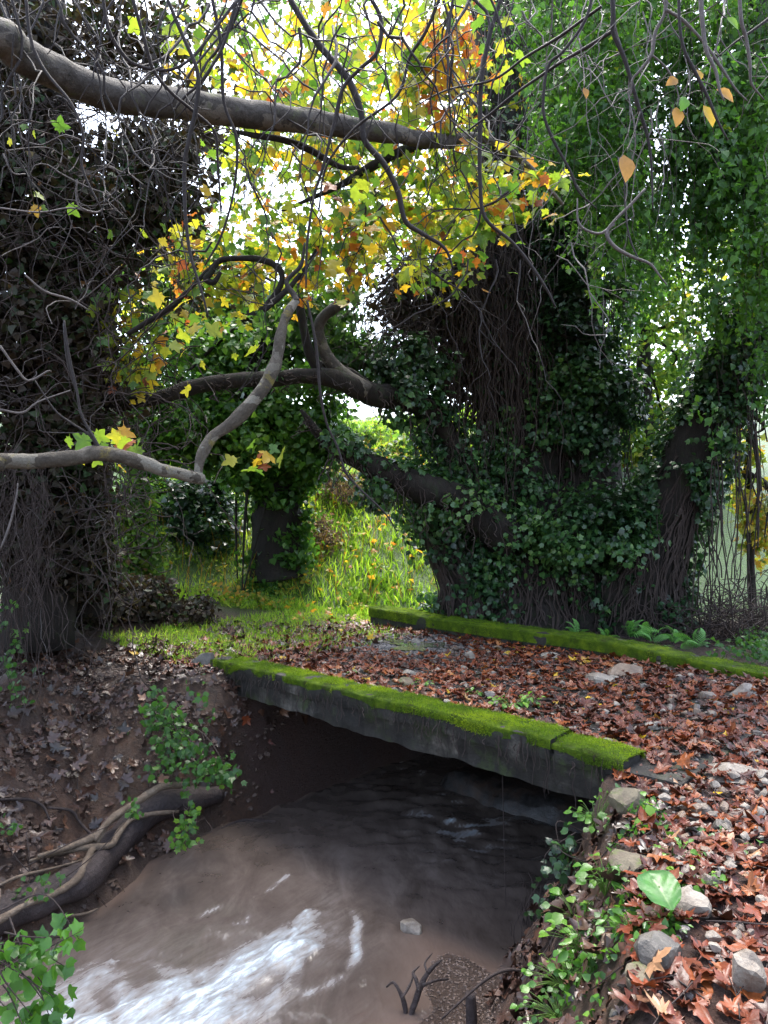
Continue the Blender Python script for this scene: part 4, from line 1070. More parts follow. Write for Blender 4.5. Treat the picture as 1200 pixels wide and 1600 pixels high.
# ---- left: dark thicket of dead creeper over a trunk
th = thing('vine_thicket', 'dark tangled thicket of dry creeper climbing the left side', 'thicket', (-4.4, 8.4, zg(-4.4, 8.4)))
V, T, Q = tube(px_path([(60, 1010), (70, 800), (85, 560), (95, 330), (80, 120), (60, -120)], 8.6), np.array([110, 95, 85, 75, 65, 50]) / 2 * 8.6 / F, 14, 6, .16, 3); obj('trunk', V, T, Q, M['bark_dark'], th)
V, T, Q = tube(px_path([(135, 960), (140, 820), (150, 640), (155, 480), (185, 330)], 9.2), np.array([70, 60, 55, 50, 40]) / 2 * 9.2 / F, 12, 6, .16, 3); obj('trunk', V, T, Q, M['bark_dark'], th)
pos, out = [], []
for bl in ((60, 330, 160, 170, 8.4, .9, 6000, 110, .16), (-60, 560, 160, 260, 8.2, .8, 7000, 90, .18), (90, 560, 110, 150, 8.3, .8, 5400, 80, .16), (230, 290, 100, 80, 8.8, .6, 3000, 46, .15), (60, 800, 90, 130, 8.4, .7, 5600, 80, .14), (130, 790, 40, 95, 8.9, .5, 1500, 40, .12), (130, 890, 50, 50, 8.8, .4, 1500, 34, .11),
           (80, 60, 150, 90, 8.6, .8, 3000, 50, .18), (260, 60, 110, 60, 9.2, .6, 800, 20, .16), (300, 200, 60, 60, 9.2, .5, 700, 16, .14), (-100, 250, 120, 300, 7.8, .8, 4000, 50, .2), (140, 930, 70, 40, 9.6, .5, 2200, 40, .11), (330, 420, 60, 60, 10, .5, 500, 14, .14)):
    p, d = blob(*bl); pos.append(p); out.append(d)
pos = np.concatenate(pos); out = np.concatenate(out)
ok = pos[:, 2] > H(pos[:, 0], pos[:, 1]) + .02; pos, out = pos[ok], out[ok]
n_, t_ = orient(len(pos), .4, out, .5, .9)
tint = np.clip(.42 + .5 * fbm(pos * .9, 2) + rng.normal(size=len(pos)) * .2, 0, 1)
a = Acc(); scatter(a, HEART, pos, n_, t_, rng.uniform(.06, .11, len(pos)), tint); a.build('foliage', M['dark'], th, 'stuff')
a = Acc(); ap = Acc()
for k_ in range(760):
    pale = rng.random() < .16
    p = P(rng.uniform(-60, 240) if not pale else rng.uniform(-20, 200), rng.uniform(80, 880), rng.uniform(7.3, 8.6)); dirn = rand_dirs(1)[0]; q = [p]
    if p[0] < -2.0 or rng.random() < .4:
        for _ in range(rng.integers(6, 15)):
            dirn = unit(dirn + rng.normal(size=3) * .45 + np.array([0, 0, -.16])); q.append(q[-1] + dirn * rng.uniform(.08, .2))
        q = np.array(q); q[:, 2] = np.maximum(q[:, 2], H(q[:, 0], q[:, 1]) + .02)
        V, T, Q = tube(q, rng.uniform(.0025, .007), 4, 2, cap=False); (ap if pale else a).add(V, T, Q)
for k_ in range(230):     # long straw-like stems drooping down the bank on the far left
    u = rng.uniform(-70, 75); p = P(u, rng.uniform(700, 900), rng.uniform(6.6, 7.4)); m = 8; L = rng.uniform(.5, 1.7)
    sw = np.cumsum(rng.normal(size=(m, 2)) * .05, 0); pts = np.column_stack([p[0] + sw[:, 0], p[1] + sw[:, 1], p[2] - np.linspace(0, L, m)])
    pts[:, 2] = np.maximum(pts[:, 2], H(pts[:, 0], pts[:, 1]) + .02)
    V, T, Q = tube(pts, rng.uniform(.0018, .004), 4, 2, cap=False); a.add(V, T, Q)
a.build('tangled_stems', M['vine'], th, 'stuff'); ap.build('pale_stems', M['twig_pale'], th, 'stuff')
for pl, d0, dia, mt in (([(0, 325), (60, 332), (110, 325), (145, 332), (160, 328)], 6.4, [3, 3, 3, 3, 2], PLW), ([(40, 430), (70, 455), (110, 468), (140, 485)], 6.2, [3, 4, 4, 2], PLW), ([(0, 540), (25, 575), (45, 595), (75, 580), (80, 582)], 6.0, [4, 4, 4, 3, 2], PLW), ([(0, 640), (35, 645), (60, 628), (110, 610)], 6.2, [4, 4, 3, 2], PLW),
                    ([(0, 860), (15, 820), (25, 780), (28, 755)], 6.4, [3, 4, 3, 2], PLW), ([(100, 505), (105, 560), (118, 610)], 6.0, [4, 4, 3], TW), ([(5, 240), (20, 270), (40, 272)], 6.2, [3, 3, 2], PLW), ([(120, 280), (122, 320), (150, 332), (162, 325)], 6.2, [3, 3, 3, 2], PLW)):
    limb(th, pl, d0, d0 + .1, dia, mt, 'twig', 5, .05, 10, 4)

# ---- bushes and brush
tree('dusky_bush', 'dusky blue-green bush beside the ivy-wrapped trunk, under the low bough', 'bush', 315, 900, 16.0, None, [(312, 805, 55, 60, 14.0, .6, 4600, 60, .13), (345, 850, 40, 40, 13.6, .5, 1800, 30, .12), (280, 850, 30, 40, 13.6, .4, 900, 20, .12)], 'ivy', HEART, .07, .12, tb=.35)
tree('yellow_green_bush', 'yellow-green sprawling bush at the top of the left bank', 'bush', 265, 930, 14.2, None, [(245, 820, 50, 90, 14.2, .5, 3000, 60, .13), (290, 890, 60, 45, 14.0, .5, 2000, 40, .12), (365, 880, 35, 60, 14.2, .4, 1400, 30, .12), (200, 860, 50, 80, 12.0, .4, 2600, 50, .12), (210, 760, 40, 60, 12.4, .4, 1500, 30, .12)], 'back_yellow', HEART, .07, .12, tb=.22)
tree('hillside_shrub', 'sunny green shrub on the slope above the dusky bush', 'bush', 310, 800, 19, None, [(300, 730, 80, 40, 17, .8, 3000, 50, .18), (375, 760, 40, 60, 16.5, .7, 2000, 36, .17), (240, 720, 60, 60, 17, .8, 1800, 34, .18), (500, 700, 50, 40, 19, .8, 1700, 30, .2), (590, 690, 70, 30, 20, .8, 1500, 26, .2), (640, 720, 40, 40, 18, .6, 900, 20, .17)], 'back_yellow', HEART, .10, .16, tb=.25)
tree('dry_bush', 'grey-brown dry bush on the slope behind the grassy path', 'bush', 528, 860, 16.5, None, [(530, 775, 38, 46, 15.0, .5, 3000, 50, .12), (506, 850, 18, 45, 13.6, .3, 1200, 20, .1)], 'dry', DIA, .04, .08, up=.2, tb=.55)
tree('pale_shrub', 'light green shrub glowing at the right under the leaning trunk', 'bush', 1130, 960, 15.0, None, [(1130, 880, 70, 60, 15, .8, 1700, 46, .17), (1090, 925, 50, 35, 14.2, .5, 800, 24, .13), (1170, 920, 40, 45, 14.6, .5, 700, 22, .13), (1120, 800, 50, 40, 16, .6, 500, 18, .18)], 'ivy_bright', HEART, .08, .13, tb=1.0)
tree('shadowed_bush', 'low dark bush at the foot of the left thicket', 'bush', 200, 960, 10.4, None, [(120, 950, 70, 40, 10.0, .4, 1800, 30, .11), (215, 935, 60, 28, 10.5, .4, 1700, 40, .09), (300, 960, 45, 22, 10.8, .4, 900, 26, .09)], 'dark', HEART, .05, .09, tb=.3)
br = thing('brush_pile', 'pile of dry brown brush beyond the far kerb at the right', 'brush', P(1150, 985, 10.6) * np.array([1, 1, 0]) + np.array([0, 0, zg(5.05, 10.6)]))
a = Acc()
for _ in range(1000):
    u, v = rng.normal(1165, 62), rng.normal(985, 26); p = P(u, v, rng.uniform(9.6, 11.4)); dirn = unit(rng.normal(size=3) * np.array([1, .7, .45])); q = [p]
    for _ in range(rng.integers(3, 8)):
        dirn = unit(dirn + rng.normal(size=3) * .4); q.append(q[-1] + dirn * .12)
    q = np.array(q); q[:, 2] = np.maximum(q[:, 2], H(q[:, 0], q[:, 1]) + .01)
    V, T, Q = tube(q, rng.uniform(.003, .008), 4, 2, cap=False); a.add(V, T, Q)
a.build('brush_stems', M['vine'], br, 'stuff')
# distant wood on the rise, one mass
a = Acc()
for (u, v, ru, rv, d, n) in ((-100, 650, 260, 180, 30, 4500), (180, 690, 160, 130, 28, 3500), (480, 730, 170, 60, 34, 2600), (620, 735, 110, 40, 34, 1500), (850, 780, 200, 80, 32, 2500), (1250, 850, 220, 60, 30, 1800)):
    p, d_ = blob(u, v, ru, rv, d, 2.0, n, max(20, n // 60), .5)
    n_, t_ = orient(len(p), .5, d_, .5, .5); scatter(a, DIA, p, n_, t_, rng.uniform(.22, .4, len(p)), np.clip(.35 + .5 * fbm(p * .3, 2) + rng.normal(size=len(p)) * .18, 0, 1))
tag(a.build('distant_woods', M['back_yellow'], None, 'stuff'), 'far wooded slope behind the clearing', 'woods')

# ---- grass on the clearing
gn = 60000
gxx = rng.uniform(-5.5, 4.5, gn); gyy = 11.3 + 14 * rng.random(gn) ** 1.7
s_, t_ = st(gxx, gyy)
m = ((n2(gxx, gyy, .8) + .25 > -.1) | (gyy > 14)) & (gyy + .6 * n2(gxx, gyy, .9) > 12.0) & (np.abs(gxx) < gyy * .5)
gxx, gyy = gxx[m], gyy[m]
BL = [(np.array([[-.05, 0, 0], [.05, 0, 0], [.035, .55, .05], [-.03, .55, .05], [0, 1, .22]]), np.array([[0, 1, 2], [0, 2, 3], [3, 2, 4]])), (np.array([[-.06, 0, 0], [.06, 0, 0], [.05, .5, .1], [-.04, .5, .1], [.03, .9, .4]]), np.array([[0, 1, 2], [0, 2, 3], [3, 2, 4]]))]
p = np.column_stack([gxx, gyy, H(gxx, gyy) - .01]); t_ = unit(rng.normal(size=p.shape) * .35 + np.array([0, 0, 1.0])); n_ = rng.normal(size=p.shape) * np.array([1, 1, .2])
a = Acc(); scatter(a, BL, p, n_, t_, rng.uniform(.06, .26, len(p)) * (1 + 1.1 * n2(gxx, gyy, 1.1)), np.clip(.5 + .6 * n2(gxx, gyy, .5) + rng.normal(size=len(p)) * .2, 0, 1))
# short turf at the left end of the bridge and along the track edges
gn = 22000
ss_ = rng.uniform(4.5, 7.2, gn); tt_ = rng.uniform(-.1, 4.5, gn); x_, y_ = xy(ss_, tt_)
m = n2(x_, y_, 1.6) + .35 * sst(4.6, 5.2, ss_) > -.12
m2 = (n2(x_, y_, 2.4) > -.05) | (rng.random(gn) < .18); m &= m2; x_, y_ = x_[m], y_[m]; p = np.column_stack([x_, y_, H(x_, y_) - .01]); t_ = unit(rng.normal(size=p.shape) * .5 + np.array([0, 0, 1.0])); n_ = rng.normal(size=p.shape)
scatter(a, BL, p, n_, t_, rng.uniform(.05, .14, len(p)), np.clip(.5 + rng.normal(size=len(p)) * .25, 0, 1))
tag(a.build('grass', M['grass'], None, 'stuff'), 'fresh green grass on the clearing beyond the bridge', 'grass')
k = 15000; x_ = rng.uniform(-5, 3.5, k); y_ = 11.6 + 9 * rng.random(k) ** 1.4
m = (n2(x_, y_, 1.7, 3, 8) > .04) & (y_ + .6 * n2(x_, y_, .9) > 12.0); x_, y_ = x_[m], y_[m]; k = len(x_)
p = np.column_stack([x_, y_, H(x_, y_) + rng.uniform(.02, .30, k) * (.5 + .9 * np.clip(n2(x_, y_, 1.1, 2, 3) + .4, 0, 1))]); n_, t_ = orient(k, 1.0, np.tile([0, -1.0, 0], (k, 1)), .4, .1)
a = Acc(); scatter(a, [HEART[0], DIA[1]], p, n_, t_, rng.uniform(.035, .10, k), np.clip(.5 + .5 * n2(x_, y_, .9) + rng.normal(size=k) * .25, 0, 1))
for _ in range(420):
    xx, yy = rng.uniform(-4.5, 2), rng.uniform(12.2, 19); b0 = np.array([xx, yy, zg(xx, yy)]); hgt = rng.uniform(.2, .7); lean_ = rng.normal(size=2) * .12
    V, T, Q = tube([b0, b0 + np.array([lean_[0] * .4, lean_[1] * .4, hgt * .55]), b0 + np.array([lean_[0], lean_[1], hgt])], [.005, .004, .002], 4, 2, cap=False); a.add(V, T, Q, .97)
tag(a.build('meadow_weeds', M['back_yellow'], None, 'stuff'), 'leafy weeds and dry stalks among the bright grass', 'weeds')
# russet leaves lying on that grass
k = 280; x_ = rng.uniform(-1.6, 1.6, k); y_ = rng.uniform(11.4, 18, k)
a = Acc(); p = np.column_stack([x_, y_, H(x_, y_) + rng.uniform(.05, .16, k)]); n_, t_ = orient(k, 1.4, None, 0, 0)
scatter(a, PLANE_LOW, p, n_, t_, rng.uniform(.08, .16, k), rng.uniform(.5, 1, k)); tag(a.build('russet_leaves', M['autumn'], None, 'stuff'), 'russet leaves scattered over the bright grass', 'leaves')

# ================================================================== FALLEN LEAVES AND STONES
def zsurf(x, y):
    h = H(x, y); s, t = st(x, y)
    return np.where((s > -.2) & (s < 4.95) & (t > .28) & (t < 3.45), np.maximum(h, -.095), h)
def in_view(x, y, m=.06): return (np.abs(x) < y * (.52 + m) + .15) & (y > 1.9)
k = 44000
x_ = rng.uniform(-3.5, 6.5, k); y_ = rng.uniform(1.9, 12, k)
s_, t_ = st(x_, y_)
deck = (s_ > 0) & (s_ < 4.9) & (t_ > .27) & (t_ < 3.44)
onk = (s_ > .2) & (s_ < 4.8) & (t_ > .05) & (t_ <= .27) & (rng.random(k) < .14)
corner = (s_ > -.35) & (s_ < .14) & (t_ > -.12) & (t_ < .30)
road = (s_ < .45 * np.minimum(t_, 0) + .02) & (s_ > -7.5) & (t_ < 3.5)
beyond = (s_ >= 4.8) & (s_ < 6.6) & (t_ > -.2) & (t_ < 3.8) & (rng.random(k) < .75 - .35 * (s_ - 4.8))
puddle = np.exp(-((s_ - 4.0) / 1.0) ** 2 - ((t_ - 2.4) / .8) ** 2)
dens = .72 + .4 * n2(x_, y_, 1.3) - .8 * puddle
keep = (deck | road | beyond | onk | corner) & in_view(x_, y_) & (rng.random(k) < dens)
x_, y_ = x_[keep], y_[keep]
k = len(x_)
slope_n = np.column_stack([-(zsurf(x_ + .03, y_) - zsurf(x_ - .03, y_)) / .06, -(zsurf(x_, y_ + .03) - zsurf(x_, y_ - .03)) / .06, np.ones(k)])
slope_n = unit(np.clip(slope_n, -1.2, 1.2))
n_ = unit(slope_n + rng.normal(size=(k, 3)) * .22); t_ = rand_dirs(k)
sz = rng.uniform(.06, .15, k) * np.where(y_ > 6, .9, 1)
pos = np.column_stack([x_, y_, zsurf(x_, y_) + .012 + rng.random(k) ** 1.5 * .035 + .11 * (onk[keep])])
tint = np.clip(.42 + .28 * n2(x_, y_, 1.6) + rng.normal(size=k) * .21, 0, .98); tint[rng.random(k) < .018] = 1.0
leaves_as_parts(ground_o, 'fallen_leaf', M['litter'], FALLEN, pos, n_, t_, sz, tint, 300, None)
sc = screen_size(pos, sz); rest = np.argsort(-sc)[300:]
a = Acc(); scatter(a, FALLEN, pos[rest], n_[rest], t_[rest], sz[rest], tint[rest])
tag(a.build('leaf_litter', M['litter'], None, 'stuff'), 'wet red-brown plane leaves carpeting the bridge deck and track', 'leaves')
# old dark leaves on the left bank and on the right slope
k = 16000
x_ = rng.uniform(-6, 1.6, k); y_ = rng.uniform(2.0, 11, k); s_, t_ = st(x_, y_); z_ = H(x_, y_)
lb = (s_ > 4.2 + .42 * np.minimum(t_, 0)) & (z_ > -1.38); rs = (s_ < 1.2 + .43 * t_) & (t_ < -.3) & (z_ > -1.36) & (s_ > .45 * t_ - .1)
keep = ((lb & (n2(x_, y_, 1.4) > -.30) & (rng.random(k) < .25 + .6 * sst(-1.15, -.5, z_)) & ~((s_ > 4.9) & (s_ < 6.5) & (t_ > .5) & (rng.random(k) < .6))) | (rs & (rng.random(k) < .8))) & in_view(x_, y_)
x_, y_ = x_[keep], y_[keep]; k = len(x_)
g0 = np.column_stack([-(H(x_ + .04, y_) - H(x_ - .04, y_)) / .08, -(H(x_, y_ + .04) - H(x_, y_ - .04)) / .08, np.ones(k)]); g0 = unit(np.clip(g0, -1.5, 1.5))
a = Acc(); scatter(a, FALLEN, np.column_stack([x_, y_, H(x_, y_)]) + g0 * .02, unit(g0 + rng.normal(size=(k, 3)) * .3), rand_dirs(k), rng.uniform(.07, .15, k), np.clip(.4 + rng.normal(size=k) * .25, 0, 1))
tag(a.build('bank_leaf_litter', M['litter_dark'], None, 'stuff'), 'dark rotting leaves stuck to the muddy banks', 'leaves')

# ---- stones
def stone(u, v, wpx, hpx, label, mat, seed, lift=0.0, depth=.8, rot=None, planes=9, cut=.62, name='stone', group=None, p=None):
    q = hit(u, v + hpx * .3) if p is None else np.array(p)
    wd, ht = wpx * q[1] / F, hpx * q[1] / F
    R = rock(seed, (wd / 2, wd / 2 * depth, ht / 2 * 1.25), planes, cut)
    an = rng.uniform(-.5, .5) if rot is None else rot
    c, s = math.cos(an), math.sin(an)
    R = np.column_stack([R[:, 0] * c - R[:, 1] * s, R[:, 0] * s + R[:, 1] * c, R[:, 2]])
    o = link(name, make_mesh(name, R, ICO_T, smooth=False), M[mat])
    o.location = (q[0], q[1], q[2] + ht * .10 + lift * .5)
    return tag(o, label, 'stone', group)
stone(1030, 1486, 78, 52, 'dark grey angular block, the big one below the broad green leaf', 'stone_grey', 3, .05, .75, .35, 8, .55)
stone(1003, 1528, 62, 52, 'greenish squared stone tucked under the dark grey block', 'stone_moss', 4, -.01, .8, .2, 8, .55)
stone(1164, 1530, 62, 66, 'pale angular stone among wet leaves, lower right', 'stone_pale', 5, .02, .85, -.3, 7, .55)
stone(1140, 1203, 84, 26, 'flat grey slab of stone lying in the track near the mossy kerb end', 'stone_pale', 6, 0, .9)
stone(1068, 1412, 62, 42, 'rough light grey stone right of the broad green leaf', 'stone_pale', 7, 0)
stone(985, 1348, 72, 44, 'ochre mossy stone on the bank edge', 'stone_moss', 8, 0)
stone(978, 1248, 52, 40, 'brown mossy boulder at the corner of the near kerb', 'stone_moss', 9, -.05)
stone(1099, 1268, 26, 20, 'small rounded white stone on the track', 'stone_pale', 10, .01, 1, 0, 5, .8)
stone(972, 1046, 68, 28, 'broad tan stone in the leaves near the far kerb', 'stone_tan', 11, .01)
stone(940, 1062, 46, 22, 'grey stone leaning on the broad tan stone', 'stone_pale', 12)
stone(640, 1051, 32, 15, 'pale stone on the deck, upper of the pair by the near kerb', 'stone_pale', 13)
stone(640, 1066, 34, 18, 'pale greenish stone on the deck, lower of the pair by the near kerb', 'stone_moss', 14)
stone(588, 1077, 32, 16, 'grey stone against the mossy near kerb', 'stone_pale', 15)
stone(701, 1056, 24, 14, 'light stone standing alone mid deck', 'stone_pale', 16)
stone(735, 1028, 22, 20, 'upright whitish stone on the deck toward the far kerb', 'stone_pale', 17)
stone(770, 1120, 38, 16, 'oblong white stone beside the near kerb moss', 'stone_pale', 18)
stone(1050, 1091, 28, 14, 'flat sandy stone in leaves right of the broad tan stone', 'stone_tan', 19)
stone(1103, 1088, 30, 18, 'round grey stone at the right of the track', 'stone_pale', 20)
stone(1162, 1080, 42, 22, 'long whitish stone at the right edge of the track', 'stone_pale', 21)
stone(860, 1024, 30, 10, 'low flat stone close to the far kerb ferns', 'stone_pale', 22)
stone(320, 1034, 40, 26, 'grey rubble stone at the left end of the near kerb', 'stone_grey', 23)
stone(1100, 1352, 36, 22, 'bluish grey stone between weeds and leaves', 'stone_pale', 24)
stone(1155, 1272, 34, 16, 'whitish stone by the right edge of the track', 'stone_pale', 25)
stone(1166, 1180, 24, 14, 'white pebble-like stone right of the flat grey slab', 'stone_pale', 26)
stone(955, 1472, 40, 28, 'brown stone in the weeds above the bank foot', 'stone_tan', 27)
q = hit(640, 1474)
stone(640, 1467, 34, 26, 'pale wet stone showing in the stream shallows', 'stone_pale', 28, .0, .8, -.3, 6, .75, p=(q[0], q[1], WATER - .01))
stone(970, 1590, 40, 40, 'grey stone at the bottom edge under the squared stone', 'stone_grey', 29)
stone(985, 1530, 0.1 + 40, 30, 'small grey stone wedged left of the dark block', 'stone_grey', 30)
stone(1130, 1236, 30, 18, 'tan stone below the flat grey slab', 'stone_tan', 31)
# loose stones nobody could tell apart
small = []
cache = [make_mesh('stone', rock(60 + i, (1, .85, .62), 8, .62), ICO_T, smooth=False) for i in range(8)]
for i, me in enumerate(cache): me.materials.append(M[['stone_pale', 'stone_pale', 'stone_tan', 'stone_pale', 'stone_grey', 'stone_pale', 'stone_pale', 'stone_tan'][i]])
cnt = 0
while cnt < 240:
    u, v = rng.uniform(430, 1195), rng.uniform(1005, 1500)
    q = hit(u, v); s, t = st(q[0], q[1])
    if not ((0.1 < s < 4.8 and .4 < t < 3.3) or (s < .45 * min(t, 0) - .1 and t < 3.3)): continue
    if q[1] < 3.6 and rng.random() < .6: continue
    if rng.random() > np.clip(.45 + 1.2 * n2(q[0], q[1], 1.1), .1, 1): continue
    o = bpy.data.objects.new('small_stone', cache[int(rng.integers(0, 8))]); COL.objects.link(o)
    r = rng.uniform(.02, .05) * (1 if q[1] > 4 else .6); o.location = (q[0], q[1], q[2] + r * .3 + .022); o.scale = (r, r, r); o.rotation_euler = (rng.normal() * .3, rng.normal() * .3, rng.uniform(0, 6.3))
    tag(o, 'small loose stone half buried in the wet leaves of the track', 'stone', 'small loose stones on the track'); cnt += 1
# gravel: track, puddle patch, stream margin
a = Acc()
def gravel(x, y, z, r):
    for w in range(4):
        i = np.arange(w, len(x), 4); R = np.random.default_rng(70 + w)
        TV = ICO1_V * (1 + .25 * R.normal(size=(len(ICO1_V), 1))) * np.array([1, .8, .6])
        an = rng.uniform(0, 6.28, len(i)); c, s = np.cos(an), np.sin(an)
        V = np.stack([TV[None, :, 0] * c[:, None] - TV[None, :, 1] * s[:, None], TV[None, :, 0] * s[:, None] + TV[None, :, 1] * c[:, None], np.broadcast_to(TV[None, :, 2], (len(i), len(TV)))], -1) * r[i, None, None] + np.stack([x[i], y[i], z[i]], -1)[:, None]
        a.add(V.reshape(-1, 3), (ICO1_T[None] + (np.arange(len(i)) * len(TV))[:, None, None]).reshape(-1, 3))
k = 5000; ss_, tt_ = rng.normal(4.0, .8, k), rng.normal(2.4, .65, k); m = (ss_ < 5.3) & (tt_ < 3.4) & (tt_ > .4); x_, y_ = xy(ss_[m], tt_[m]); gravel(x_, y_, zsurf(x_, y_) + .004, rng.uniform(.008, .028, len(x_)))
k = 3000; x_ = rng.uniform(.3, 4, k); y_ = rng.uniform(2, 9.5, k); s_, t_ = st(x_, y_); m = ((s_ < .45 * np.minimum(t_, 0) - .05) | ((s_ > 0) & (s_ < 4.8) & (t_ > .35))) & (t_ < 3.3) & in_view(x_, y_); x_, y_ = x_[m], y_[m]; gravel(x_, y_, zsurf(x_, y_) + .006, rng.uniform(.006, .022, len(x_)))
tag(a.build('gravel', M['gravel'], None, 'stuff', smooth=False), 'grey gravel on the deck and track', 'gravel')
a = Acc()
k = 16000; x_ = rng.uniform(-.5, 1.3, k); y_ = rng.uniform(3.2, 6.2, k); z_ = H(x_, y_); m = (z_ > -1.452 + .02 * rng.normal(size=k) + .03 * n2(x_, y_, 4)) & (z_ < -1.2); x_, y_, z_ = x_[m], y_[m], z_[m]; gravel(x_, y_, z_ + .002, rng.uniform(.003, .012, len(x_)))
tag(a.build('silt_gravel', M['silt_gravel'], None, 'stuff', smooth=False), 'brown silty gravel shore beside the stream', 'gravel')
a = Acc()
k = 16000; x_ = rng.uniform(-6, -.8, k); y_ = rng.uniform(3.5, 10, k); z_ = H(x_, y_); s_, t_ = st(x_, y_); m = (z_ > -1.42) & (z_ < -.1) & (s_ > 4 + .42 * t_) & (n2(x_, y_, 2.0) > -.15); x_, y_, z_ = x_[m], y_[m], z_[m]; gravel(x_, y_, z_, rng.uniform(.008, .045, len(x_)))
tag(a.build('soil_clods', M['soil'], None, 'stuff', smooth=False), 'crumbled clods of mud on the left bank', 'mud')
a = Acc()
for _ in range(420):
    x0_, y0_ = (rng.uniform(.4, 4.5), rng.uniform(2.2, 9)) if rng.random() < .7 else (rng.uniform(-4.5, -1.5), rng.uniform(5, 9.5))
    s0_, t0_ = st(x0_, y0_)
    if (0 < s0_ < 4.9 and 0 < t0_ < .3) or (s0_ > .45 * min(t0_, 0) and s0_ < 4.2 + .42 * min(t0_, 0) and t0_ < 0): continue
    an = rng.uniform(0, 6.28); L_ = rng.uniform(.08, .4); q = []
    for f_ in np.linspace(0, 1, 4):
        xx, yy = x0_ + math.cos(an) * L_ * f_ + rng.normal() * .012, y0_ + math.sin(an) * L_ * f_ + rng.normal() * .012
        q.append((xx, yy, float(zsurf(np.array([xx]), np.array([yy]))[0]) + .045))
    V, T, Q = tube(q, rng.uniform(.0015, .004), 4, 3); a.add(V, T, Q)
tag(a.build('twig_litter', M['vine'], None, 'stuff'), 'thin broken twigs lying among the fallen leaves', 'twigs')
# a shallow puddle on the deck
an = np.linspace(0, 2 * np.pi, 72, endpoint=False); pv = [[4.05, 2.5]]
for rr_ in (.5, 1.0):
    for q_ in an:
        r_ = .62 * rr_ * (1 + .35 * math.sin(3 * q_ + 1) + .2 * math.sin(7 * q_) + .12 * math.sin(13 * q_ + 2)); pv.append([4.05 + .62 * r_ * math.cos(q_), 2.5 + .5 * r_ * math.sin(q_)])
pv = np.array(pv); X, Y = xy(pv[:, 0], pv[:, 1])
i = np.arange(72); j = (i + 1) % 72
T = np.concatenate([np.stack([0 * i, 1 + i, 1 + j], -1), np.stack([1 + i, 73 + i, 73 + j], -1), np.stack([1 + i, 73 + j, 1 + j], -1)])
obj('puddle', np.column_stack([X, Y, np.full(len(X), -.074)]), T, None, M['puddle'], None, kind='structure')
# ================================================================== SMALL PLANTS
def plant(u, v, label, n, r, h, tm, mat, smin, smax, name='weed', group=None, tb=.5, stemr=.0025, lean=(0, 0), p=None, up=1.0):
    q = hit(u, v) if p is None else np.array(p, float)
    o = thing(name, label, 'plant', q, group)
    a = Acc(); pos, nn, tt = [], [], []
    for i in range(n):
        an = rng.uniform(0, 6.28); rr = r * math.sqrt(rng.random()); e = q + np.array([math.cos(an) * rr + lean[0], math.sin(an) * rr * .8 + lean[1], h * rng.uniform(.35, 1)])
        e[2] = max(e[2], zg(e[0], e[1]) + .02)
        mid = (q + e) / 2 + np.array([0, 0, h * .2]); V, T, Q = tube([q, mid, e], [stemr, stemr * .8, stemr * .5], 4, 4, cap=False); a.add(V, T, Q)
        od = unit(np.array([math.cos(an), math.sin(an), -.25]) + rng.normal(size=3) * .3)
        pos.append(e); tt.append(od); nn.append(unit(np.array([.3 * math.cos(an), .3 * math.sin(an) - .25, up]) + rng.normal(size=3) * .25))
    a.build('stems', M['stem'], o, 'stuff')
    leaves_as_parts(o, 'leaf', M[mat], tm, np.array(pos), np.array(nn), np.array(tt), rng.uniform(smin, smax, n), np.clip(tb + rng.normal(size=n) * .22, 0, 1), 300, 'foliage')
    return o
# broad single leaf on its stalk
q = hit(1032, 1440)
bl_ = thing('broad_leaf_plant', 'single broad glossy green leaf on a stalk beside the light grey stone', 'plant', q)
tp = P(1030, 1385, q[1]); tp2 = P(1028, 1395, q[1] - .06)
V, T, Q = tube([q, (q + tp) / 2 + np.array([.01, 0, .0]), tp], [.005, .005, .004], 6, 5); obj('stalk', V, T, Q, M['stem'], bl_)
gu, gv = np.meshgrid(np.linspace(-1, 1, 15), np.linspace(0, 1, 13))
wd_ = .62 * np.sqrt(np.clip(gv * (1.02 - gv) * 4, 0, 1)) ** .9 * (1 - .35 * gv)
lx = gu * wd_; ly = gv - .22 * np.abs(gu) * (1 - gv) ** 2
lz = .10 * np.abs(gu) ** 1.3 - .28 * (gv - .35) ** 2 + .03 * np.sin(gv * 16 + np.abs(gu) * 5) * np.abs(gu)
ii = np.arange(gu.size).reshape(gu.shape); Q = np.stack([ii[:-1, :-1], ii[:-1, 1:], ii[1:, 1:], ii[1:, :-1]], -1).reshape(-1, 4)
fx_, fy_, fn_ = frames(unit(np.array([[-.12, -.30, 1.0]])), unit(np.array([[.15, -1.0, -.25]])))
c0 = tp + np.array([-.01, .05, .012])
obj('leaf', c0 + .16 * (lx.reshape(-1, 1) * fx_ + ly.reshape(-1, 1) * fy_ + lz.reshape(-1, 1) * fn_), None, Q, M['broad'], bl_, np.clip(np.abs(gu).ravel(), 0, 1))
